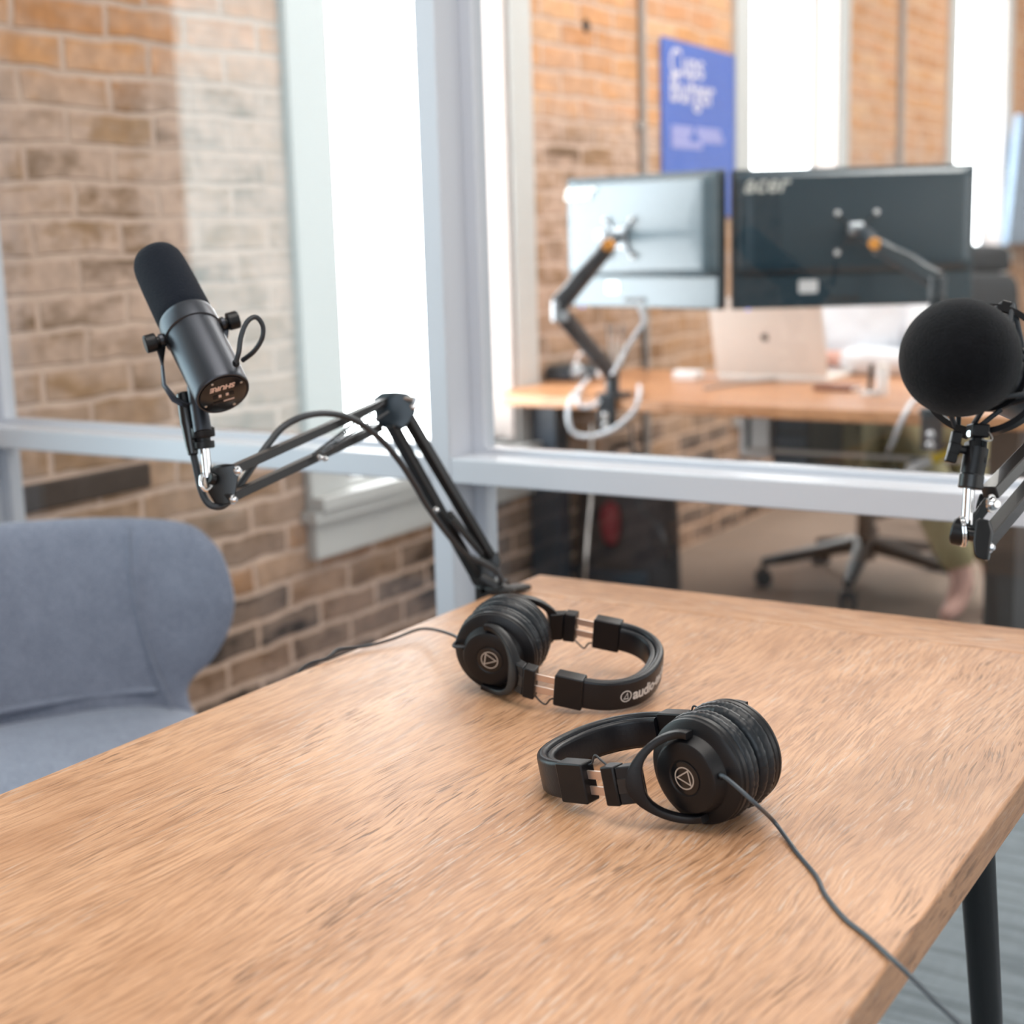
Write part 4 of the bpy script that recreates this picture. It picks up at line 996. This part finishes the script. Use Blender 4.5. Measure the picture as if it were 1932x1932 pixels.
# white cables about the left arm
def cable(label, pts, r_=.006, mname='whitecable', nm='power_cable', cat='cable'):
    return tag(MB().tube(smooth_path(pts, 8), r_, 8).build(nm, M[mname], smooth=60), label, cat)
cable('white cable dropping from the left monitor to the desk', [P(1205, 575, 3.66), P(1215, 605, 3.66), P(1200, 630, 3.68), P(1180, 662, 3.72), P(1160, 700, 3.80), onz(1150, 708, DZ+.008)], .0058)
cable('white cable looping low under the desk edge beside the left arm clamp', [onz(1075, 745, DZ+.007)+V((0, .06, 0)), onz(1078, 750, DZ+.007), P(1072, 790, 4.05), P(1085, 818, 4.05), P(1120, 822, 4.03), P(1160, 808, 4.0), P(1196, 775, 3.98), P(1206, 745, 4.0), onz(1206, 728, DZ+.007)], .0062)
cable('short white cable looping tight beside the left arm clamp', [onz(1112, 712, DZ+.007), onz(1090, 738, DZ+.007), P(1090, 757, 4.04), P(1098, 768, 4.03), P(1118, 765, 4.02), P(1130, 757, 4.06)], .006)
cable('thin dark cable hanging from the left monitor to the desk', [P(1212, 580, 3.66), P(1216, 640, 3.7), P(1220, 690, 3.85), onz(1219, 704, DZ+.005)], .003, 'cable')
cable('white cable hanging below the desk in front of the rucksack', [P(1117, 800, 3.98), P(1116, 930, 3.95), P(1110, 1000, 3.9), P(1104, 1090, 3.9), onz(1104, 1140, .006)], .0036, 'pipe')
cable('dark cable with a kink hanging below the desk right of the rucksack', [P(1190, 800, 4.3), P(1205, 945, 4.25), P(1240, 990, 4.25), P(1262, 1040, 4.25), onz(1264, 1075, .006)], .005, 'cable')
cable('long grey cable trailing across the desk in front of the laptop', [onz(1330, 733, DZ+.005), onz(1400, 722, DZ+.005), onz(1500, 712, DZ+.006), onz(1600, 700, DZ+.006), onz(1680, 688, DZ+.006)], .004, 'pipe')
cable('white cable hanging over the desk edge at the right', [onz(1760, 745, DZ+.006), onz(1728, 752, DZ+.006), P(1712, 772, 3.62), P(1696, 805, 3.62), P(1684, 836, 3.78), ony(1676, 850, 3.918)], .006)

# laptop
lp0 = onz(1352, 716, DZ); lp1 = onz(1562, 722, DZ)
lt = thing('laptop', (lp0+lp1)/2, 'silver laptop standing open on the office desk, seen from behind', 'laptop')
lX = (lp1-lp0).normalized(); lW = (lp1-lp0).length; lN = V((lX.y, -lX.x, 0)); lY = V((-lX.y, lX.x, 0))
upv = (zz*math.cos(.30)+lN*math.sin(.30)*.9).normalized()
lH = lW*.69
lid = MB().prism(rrect(lW*1.0, lH, .010), lp0+lX*lW/2+upv*lH/2+zz*.016, lX, upv, lX.cross(upv), -.006).build('lid', M['silver'], lt, bevel=.0015)
MB().prism(rrect(lW, lW*.69, .010), lp0+lX*lW/2+lY*lW*.345+zz*.0005, lX, lY, zz, .014).build('base', M['silver'], lt, bevel=.002)
outl = []
for k in range(40):
    a_ = 2*PI*k/40; rr_ = .0125*(1+.06*math.cos(2*a_)-.16*max(0, math.sin(a_))**6-.08*max(0, -math.sin(a_))**8)
    x_, y_ = rr_*math.cos(a_), rr_*math.sin(a_)*1.05
    dd_ = math.hypot(x_-.0165, y_-.002)
    if dd_ < .0078: x_, y_ = .0165+(x_-.0165)/dd_*.0078, .002+(y_-.002)/dd_*.0078
    outl.append((x_, y_))
lf = [(.0005, .0145), (.0015, .019), (.006, .0215), (.0055, .0175)]
LZ = lX.cross(upv); Lc = lp0+lX*lW*.48+upv*lH*.5+zz*.016
sgn = 1 if LZ.dot(EYE-Lc) > 0 else -1
lg = MB().prism(outl, Lc+LZ*(.0004 if sgn > 0 else -.0066), lX, upv, LZ, .0004*sgn).prism(lf, Lc+LZ*(.0004 if sgn > 0 else -.0066), lX, upv, LZ, .0004*sgn)
lg.build('logo', M['timber'], lid, smooth=0)

# small things on the desk
p = onz(1034, 722, DZ); p = V((p.x, p.y+.14, DZ))
t = thing('round_speaker', p, 'low round black hub at the left end of the office desk', 'hub')
MB().lathe([(1e-5, 0), (.088, 0), (.096, .008), (.096, .026), (.090, .033)], p, zz, 40).build('base', M['navy'], t, smooth=30)
MB().lathe([(.090, .032), (.088, .040), (.070, .045), (1e-5, .046)], p, zz, 40).build('lid', M['monrim'], t, smooth=30)
p = onz(1112, 720, DZ); t = thing('headset', p, 'white headset curled up beside the left arm clamp', 'headset')
MB().tube([p+V((.045*math.cos(a)-.0, .02*math.sin(a*2)*.4, .05+.045*math.sin(a))) for a in [-.4+k*.26 for k in range(15)]], .005, 8).build('band', M['white'], t)
for a_ in (-.4, 3.24): MB().ball(p+V((.045*math.cos(a_), .0, .05+.045*math.sin(a_)-.005)), .020, 10, V((1, 0, 0)), .012).build('ear_cup', M['white'], t)
MB().ball(p+V((-.035, -.01, .028)), .024, 10).build('microphone', M['silverarm'], t)
p = onz(1170, 700, DZ); p = V((p.x-.02, p.y, DZ))
t = thing('pen_cup', p, 'clear cup of white pens on the office desk behind the left arm', 'cup')
MB().lathe([(1e-5, 0), (.03, 0), (.032, .002), (.034, .085), (.032, .085), (.030, .004), (1e-5, .004)], p, zz, 24).build('cup', M['glass'], t)
for k, (dx, dy, lab) in enumerate(((-.015, .005, 'leftmost white pen standing in the clear cup'), (.002, -.008, 'middle white pen standing in the clear cup'), (.014, .008, 'rightmost white pen standing in the clear cup'))):
    q = thing('pen', p+V((dx*.5, dy*.5, .006)), lab, 'pen', 'pens in the clear cup')
    MB().cyl(p+V((dx*.5, dy*.5, .006)), p+V((dx*1.9, dy*1.2, .15)), .0045, 10).build('barrel', M['white'], q)
    MB().cyl(p+V((dx*1.62, dy*1.05, .115)), p+V((dx*1.95, dy*1.25, .155)), .0052, 10).build('pen_cap', M['silverarm'], q)
p = onz(1298, 716, DZ); t = thing('power_adapter', p, 'white square power adapter lying on the office desk left of the laptop', 'adapter')
MB().prism(rrect(.085, .06, .012), p, V((1, 0, 0)), V((0, 1, 0)), zz, .028).build('body', M['white'], t, bevel=.004)
MB().tube(smooth_path([p+V((.042, 0, .012)), p+V((.075, .02, .008)), p+V((.12, .06, .006)), p+V((.16, .10, .006))], 6), .003, 8).build('lead', M['white'], t)
p = onz(1573, 738, DZ); t = thing('notebook', p, 'small brown leather notebook on the office desk right of the laptop', 'notebook')
MB().prism(rrect(.115, .08, .004), p+V((0, .03, .001)), V((1, -.05, 0)).normalized(), V((.05, 1, 0)).normalized(), zz, .014).build('cover', M['brownlid'], t, bevel=.002)
MB().prism(rrect(.112, .076, .002), p+V((.002, .03, .004)), V((1, -.05, 0)).normalized(), V((.05, 1, 0)).normalized(), zz, .008).build('pages', M['white'], t)
p = onz(1660, 748, DZ); t = thing('canister', p+V((0, .02, 0)), 'slim white canister standing near the front of the office desk', 'canister')
pc = p+V((0, .02, 0)); MB().lathe([(1e-5, 0), (.015, 0), (.0165, .003), (.0165, .072), (.0145, .0755), (1e-5, .0755)], pc, zz, 28).build('body', M['white'], t, smooth=30)
MB().lathe([(.0150, .075), (.0150, .083), (.012, .0855), (1e-5, .0855)], pc, zz, 24).build('lid', M['silver'], t, smooth=30)
p = onz(1632, 748, DZ); t = thing('phone_stand', p+V((0, .02, 0)), 'thin upright phone in a white stand beside the white canister', 'phone stand')
q = p+V((0, .02, 0)); MB().box(q+V((-.02, -.012, 0)), q+V((.02, .03, .012))).build('stand', M['white'], t, bevel=.002)
MB().hexa(q+V((.004, .012, .045)), V((.006, -.004, 0)), V((.002, .003, .0)), V((0, .008, .040))).build('phone', M['screen'], t, bevel=.0015)
p = onz(1752, 748, DZ); t = thing('adapter', p+V((0, .02, 0)), 'flat white adapter at the desk edge behind the foam ball', 'adapter')
MB().prism(rrect(.05, .035, .006), p+V((0, .02, 0)), V((1, 0, 0)), V((0, 1, 0)), zz, .012).build('body', M['white'], t, bevel=.002)

# under the desk
p = onz(1170, 1105, 0); p = V((-2.165, 4.12, 0))
t = thing('rucksack', p, 'charcoal rucksack with a dark red pocket standing under the office desk', 'bag')
bo_ = smooth2([(-.17, 0), (-.185, .16), (-.17, .36), (-.10, .46), (0, .475), (.10, .46), (.17, .36), (.185, .16), (.17, 0), (0, -.005)], 4)
pillow(bo_, .11, lambda u, v, t_: p+V((u*.95, .02-t_*.9+.03*v, v+.006)), 8, .4).build('body', M['bag'], t, smooth=60)
pk = smooth2([(-.02, .24), (-.025, .33), (.01, .36), (.04, .33), (.035, .24), (.01, .215)], 4)
pillow(pk, .03, lambda u, v, t_: p+V((u-.01, -.082-t_, v)), 5, .5).build('pocket', M['red'], t, smooth=60)
MB().sweep(smooth_path([p+V((-.13, -.095, .12)), p+V((-.05, -.115, .12)), p+V((.05, -.115, .12)), p+V((.13, -.095, .12))], 6), rrect(.05, .014, .005, 2), hint=zz).build('strap', M['navy'], t, smooth=40)
MB().tube(smooth_path([p+V((-.04, .01, .47)), p+V((-.03, .01, .52)), p+V((.03, .01, .52)), p+V((.04, .01, .47))], 6), .008, 8).build('handle', M['bag'], t)
a_, b_ = ony(1712, 886, 3.925), ony(1800, 851, 3.925)
t = thing('paper_tube', (a_+b_)/2, 'white tube with a yellow end lying across the desk crossbar', 'tube')
c_ = a_.lerp(b_, .55); dlt = (a_-c_).normalized()
MB().cyl(a_, c_, .0135, 18).build('tube', M['white'], t, bevel=.002)
tag(MB().cyl(c_, b_, .0138, 18).build('end_sleeve', M['yellow'], t, bevel=.002), 'yellow end sleeve')
MB().bar(a_.lerp(c_, .3)-zz*.012, V((a_.lerp(c_, .3).x, 3.925, cbz.z-.0)), .006, .02).build('hook', M['navy'], t)

# ------------------------------------------------------------------ office chairs
def office_chair(label, hub, rot, seat_h, back_h, back_w, headrest=False, nm='office_chair', grp='office chairs behind the desk'):
    r = thing(nm, hub, label, 'chair', grp); hub = V(hub)
    for k in range(5):
        a_ = rot+2*PI*k/5; d = V((math.cos(a_), math.sin(a_), 0))
        MB().sweep([hub+d*.02+zz*.145, hub+d*.12+zz*.125, hub+d*.26+zz*.098, hub+d*.345+zz*.082], lambda k_, t_: rrect(.05-.022*t_, .062-.03*t_, .008, 2), hint=zz).build('base_leg', M['chairbase'], r, smooth=40)
        cs = MB(); q = hub+d*.34; s_ = zz.cross(d)
        for g_ in (-1, 1): cs.cyl(q+s_*g_*.010+zz*.029, q+s_*g_*.026+zz*.029, .029, 20)
        cs.cyl(q+zz*.03, q+zz*.085, .008, 10); cs.build('castor', M['chairbase'], r, bevel=.002)
    MB().cyl(hub+zz*.09, hub+zz*.25, .034, 24, .028).build('column_sleeve', M['chairbase'], r)
    MB().cyl(hub+zz*.25, hub+zz*(seat_h-.06), .016, 18).build('gas_column', M['silver'], r)
    so = smooth2([(-.24, -.2), (-.25, .05), (-.22, .23), (0, .25), (.22, .23), (.25, .05), (.24, -.2), (0, -.24)], 5)
    pillow(so, .045, lambda u, v, t_: hub+V((u, v, seat_h-.03+t_)), 8, .4).build('seat', M['chairmesh'], r, smooth=60)
    wo = back_w/2
    bo = smooth2([(-wo*.8, 0), (-wo, .18), (-wo, back_h-.10), (-wo*.82, back_h), (0, back_h+.01), (wo*.82, back_h), (wo, back_h-.10), (wo, .18), (wo*.8, 0), (0, -.015)], 5)
    pillow(bo, .022, lambda u, v, t_: hub+V((u, .27+.10*v-.5*u*u*.8+t_, seat_h+.10+v)), 8, .3).build('backrest', M['chairmesh'], r, smooth=60)
    MB().bar(hub+V((0, .1, seat_h-.05)), hub+V((0, .29, seat_h-.03)), .05, .02).bar(hub+V((0, .285, seat_h-.04)), hub+V((0, .33, seat_h+.3)), .05, .02).build('back_bracket', M['chairbase'], r, bevel=.003)
    for g_ in (-1, 1):
        MB().tube(smooth_path([hub+V((g_*.2, 0, seat_h-.05)), hub+V((g_*.30, 0, seat_h-.02)), hub+V((g_*.31, 0, seat_h+.17))], 6), .013, 10).build('arm_post', M['chairbase'], r)
        MB().prism(rrect(.075, .24, .02), hub+V((g_*.31, .0, seat_h+.17)), V((1, 0, 0)), V((0, 1, 0)), zz, .025).build('armrest', M['chairbase'], r, bevel=.005)
    if headrest:
        MB().bar(hub+V((.0, .36, seat_h+back_h+.05)), hub+V((.0, .385, seat_h+back_h+.15)), .03, .012).build('headrest_stem', M['chairbase'], r)
        ho = smooth2([(-.13, 0), (-.14, .05), (-.12, .11), (0, .12), (.12, .11), (.14, .05), (.13, 0), (0, -.01)], 4)
        pillow(ho, .025, lambda u, v, t_: hub+V((u, .38+t_-.4*u*u, seat_h+back_h+.115+v*.85)), 6, .35).build('headrest', M['chairmesh'], r, smooth=60)
    return r
hubA = onz(1632, 1092, .02); hubA = V((hubA.x, hubA.y, 0))
office_chair('black office chair under the seated person, its star base seen below the rail', hubA, -1.40, .46, .34, .40)
hb_ = P(1826, 700, 6.2); 
office_chair('empty black office chair with headrest seen right of the right monitor', V((P(1784, 700, 5.7).x, P(1784, 700, 5.7).y, 0)), .3, .46, .42, .40, True)

# ------------------------------------------------------------------ seated person
def skin_body(name, joints, bones, ma, parent, lv=2, root=0):
    me = bpy.data.meshes.new(name); org = ORI[parent.name]
    keys = list(joints)
    me.from_pydata([tuple(V(joints[k][0])-org) for k in keys], [(keys.index(a), keys.index(b)) for a, b in bones], [])
    o = bpy.data.objects.new(name, me); col.objects.link(o); o.parent = parent; me.materials.append(ma); ORI[o.name] = org
    sk = o.modifiers.new('skin', 'SKIN'); sk.use_smooth_shade = True
    lay = me.skin_vertices[0].data
    for i, k in enumerate(keys):
        r_ = joints[k][1]; lay[i].radius = (r_, r_) if not isinstance(r_, tuple) else r_
        lay[i].use_root = (i == root)
    su = o.modifiers.new('sub', 'SUBSURF'); su.levels = lv; su.render_levels = lv
    return o
hp = V((hubA.x+.06, hubA.y-.13, .53))
pr = thing('person', (hp.x, hp.y, 0), 'person in white shirt and khaki trousers seated at the office desk behind the monitors', 'person')
kneeL = V((-1.36, 4.50, .56)); kneeR = V((-1.22, 4.62, .56)); ankL = V((-1.17, 4.46, .12)); ankR = V((-1.10, 4.56, .12))
pel = hp+V((0, 0, .03)); ch_ = hp+V((-.01, -.03, .36)); nk = hp+V((-.01, -.05, .53)); hdp = hp+V((-.01, -.08, .64))
shL = ch_+V((-.17, .0, .11)); shR = ch_+V((.17, .0, .11))
elL = hp+V((-.25, -.20, .26)); elR = hp+V((.22, -.17, .24))
wrL = V((lp0.x+.10, lp1.y+.16, DZ+.05)); wrR = V((lp1.x-.11, lp1.y+.25, DZ+.05))
# one continuous body: head, trunk, arms with hands, legs with feet
J = dict(pel=(pel, (.13, .11)), wst=(pel+V((0, -.01, .17)), (.12, .095)), ch=(ch_, (.135, .10)), nk=(nk, .05), jaw=(hdp+V((0, -.02, .0)), (.062, .07)), hd=(hdp+V((0, 0, .09)), (.072, .085)), top=(hdp+V((0, .01, .16)), .05),
         sl=(shL, .055), sr=(shR, .055), el=(elL, .042), er=(elR, .042), wl=(wrL, .026), wr=(wrR, .026),
         hl=(wrL+V((.01, -.06, -.01)), .028), hr=(wrR+V((-.01, -.06, -.01)), .028),
         kl=(kneeL, .062), kr=(kneeR, .062), al=(ankL, .037), ar=(ankR, .037), tl=(ankL+V((-.01, -.04, -.075)), .034), tr=(ankR+V((.01, -.04, -.075)), .034), tl2=(ankL+V((-.02, -.14, -.095)), .020), tr2=(ankR+V((.02, -.14, -.095)), .020),
         thl=(pel+V((-.09, -.05, -.02)), .085), thr=(pel+V((.09, -.05, -.02)), .085))
BN = [('pel', 'wst'), ('wst', 'ch'), ('ch', 'nk'), ('nk', 'jaw'), ('jaw', 'hd'), ('hd', 'top'), ('ch', 'sl'), ('ch', 'sr'), ('sl', 'el'), ('sr', 'er'), ('el', 'wl'), ('er', 'wr'), ('wl', 'hl'), ('wr', 'hr'),
      ('pel', 'thl'), ('pel', 'thr'), ('thl', 'kl'), ('thr', 'kr'), ('kl', 'al'), ('kr', 'ar'), ('al', 'tl'), ('ar', 'tr'), ('tl', 'tl2'), ('tr', 'tr2')]
for s_, h in (('l', wrL), ('r', wrR)):
    g_ = -1 if s_ == 'l' else 1
    for k in range(4):
        b0_ = h+V((g_*(-.024+.016*k)*1.0, -.075, -.012)); ln = (.060, .070, .066, .052)[k]
        J['f%s%d' % (s_, k)] = (b0_, .0095); J['g%s%d' % (s_, k)] = (b0_+V((0, -ln*.5, .006)), .009); J['i%s%d' % (s_, k)] = (b0_+V((0, -ln, -.014)), .0075)
        BN += [('h'+s_, 'f%s%d' % (s_, k)), ('f%s%d' % (s_, k), 'g%s%d' % (s_, k)), ('g%s%d' % (s_, k), 'i%s%d' % (s_, k))]
    J['t%s0' % s_] = (h+V((-g_*.034, -.045, -.014)), .011); J['t%s1' % s_] = (h+V((-g_*.046, -.075, -.022)), .009)
    BN += [('h'+s_, 't%s0' % s_), ('t%s0' % s_, 't%s1' % s_)]
body = skin_body('body', J, BN, M['skin'], pr)
SJ = dict(pel=(pel+V((0, 0, .02)), (.15, .13)), wst=(pel+V((0, -.01, .17)), (.145, .118)), ch=(ch_, (.158, .122)), cl=(nk-V((0, 0, .03)), .066), sl=(shL, .074), sr=(shR, .074), el=(elL, .060), er=(elR, .060), wl=(wrL.lerp(elL, .15), .042), wr=(wrR.lerp(elR, .15), .042))
skin_body('shirt', SJ, [('pel', 'wst'), ('wst', 'ch'), ('ch', 'cl'), ('ch', 'sl'), ('ch', 'sr'), ('sl', 'el'), ('sr', 'er'), ('el', 'wl'), ('er', 'wr')], M['shirt'], pr)
TJ = dict(pel=(pel+V((0, 0, -.01)), (.158, .135)), thl=(pel+V((-.09, -.06, -.02)), .105), thr=(pel+V((.09, -.06, -.02)), .105), kl=(kneeL, .082), kr=(kneeR, .082), ml=(kneeL.lerp(ankL, .5), .075), mr=(kneeR.lerp(ankR, .5), .075), al=(ankL+V((0, 0, .015)), .058), ar=(ankR+V((0, 0, .015)), .058))
skin_body('trousers', TJ, [('pel', 'thl'), ('pel', 'thr'), ('thl', 'kl'), ('thr', 'kr'), ('kl', 'ml'), ('ml', 'al'), ('kr', 'mr'), ('mr', 'ar')], M['khaki'], pr)
hh = hdp+V((0, .012, .10))
MB().lathe([(max(1e-5, .086*math.cos(a)), .092*math.sin(a)) for a in [-.1+(PI/2+.1)*k/10 for k in range(11)]], hh, V((0, .25, 1)), 28, sy=1.12).build('hair', M['hair'], pr, smooth=80)
fc = hdp+V((0, -.075, .07)); fa_ = MB()
fa_.ball(fc+V((-.030, -.012, .012)), .012, 8); fa_.ball(fc+V((.030, -.012, .012)), .012, 8); fa_.build('eyes', M['white'], pr)
MB().ball(fc+V((0, -.025, -.012)), .012, 8, zz, .022).build('nose', M['skin'], pr)
MB().ball(fc+V((0, -.015, -.045)), .022, 8, zz, .005).build('mouth', M['red'], pr)
ea = MB(); ea.ball(hdp+V((-.078, .0, .07)), .012, 8, zz, .028); ea.ball(hdp+V((.078, .0, .07)), .012, 8, zz, .028); ea.build('ears', M['skin'], pr)

# ================================================================== LIGHT
def area(name, loc, rot, sx, sy, power, color):
    l = bpy.data.lights.new(name, 'AREA'); l.shape = 'RECTANGLE'; l.size = sx; l.size_y = sy; l.energy = power; l.color = color
    o = bpy.data.objects.new(name, l); col.objects.link(o); o.location = loc; o.rotation_euler = rot; return o
area('ceiling_lamp', (-.2, .8, CEIL-.03), (0, 0, 0), 1.6, 1.6, 36, (1., .93, .86))
area('ceiling_lamp', (-.8, 4.6, CEIL-.03), (0, 0, 0), 1.6, 2.4, 80, (1., .95, .9))
area('ceiling_lamp', (-.6, 8.6, CEIL-.03), (0, 0, 0), 1.6, 2.4, 70, (1., .95, .9))
area('rear_fill_light', (.6, YB+.04, 1.75), (math.radians(90), 0, math.radians(0)), 2.6, 1.7, 36, (.72, .86, 1.))  # cool fill added behind the camera; the back wall holds no window
area('right_fill_light', (XR-.04, 1.2, 1.7), (math.radians(90), 0, math.radians(90)), 3.4, 1.8, 22, (1., .97, .93))  # added fill from the right side; that wall is closed plaster
area('right_office_light', (XR-.04, 5.6, 1.7), (math.radians(90), 0, math.radians(90)), 4.0, 1.8, 60, (.97, .98, 1.))

w = bpy.data.worlds.new('world'); sc.world = w; w.use_nodes = True
w.node_tree.nodes['Background'].inputs['Color'].default_value = (.9, .95, 1., 1); w.node_tree.nodes['Background'].inputs['Strength'].default_value = .5

sc.view_settings.view_transform = 'Standard'; sc.view_settings.look = 'None'; sc.view_settings.exposure = .22; sc.view_settings.gamma = 1.
sc.view_settings.use_curve_mapping = False
sc.cycles.use_denoising = True
sc.cycles.max_bounces = 10; sc.cycles.transparent_max_bounces = 16; sc.cycles.diffuse_bounces = 5; sc.cycles.glossy_bounces = 5
sc.cycles.caustics_reflective = False; sc.cycles.sample_clamp_indirect = 6.
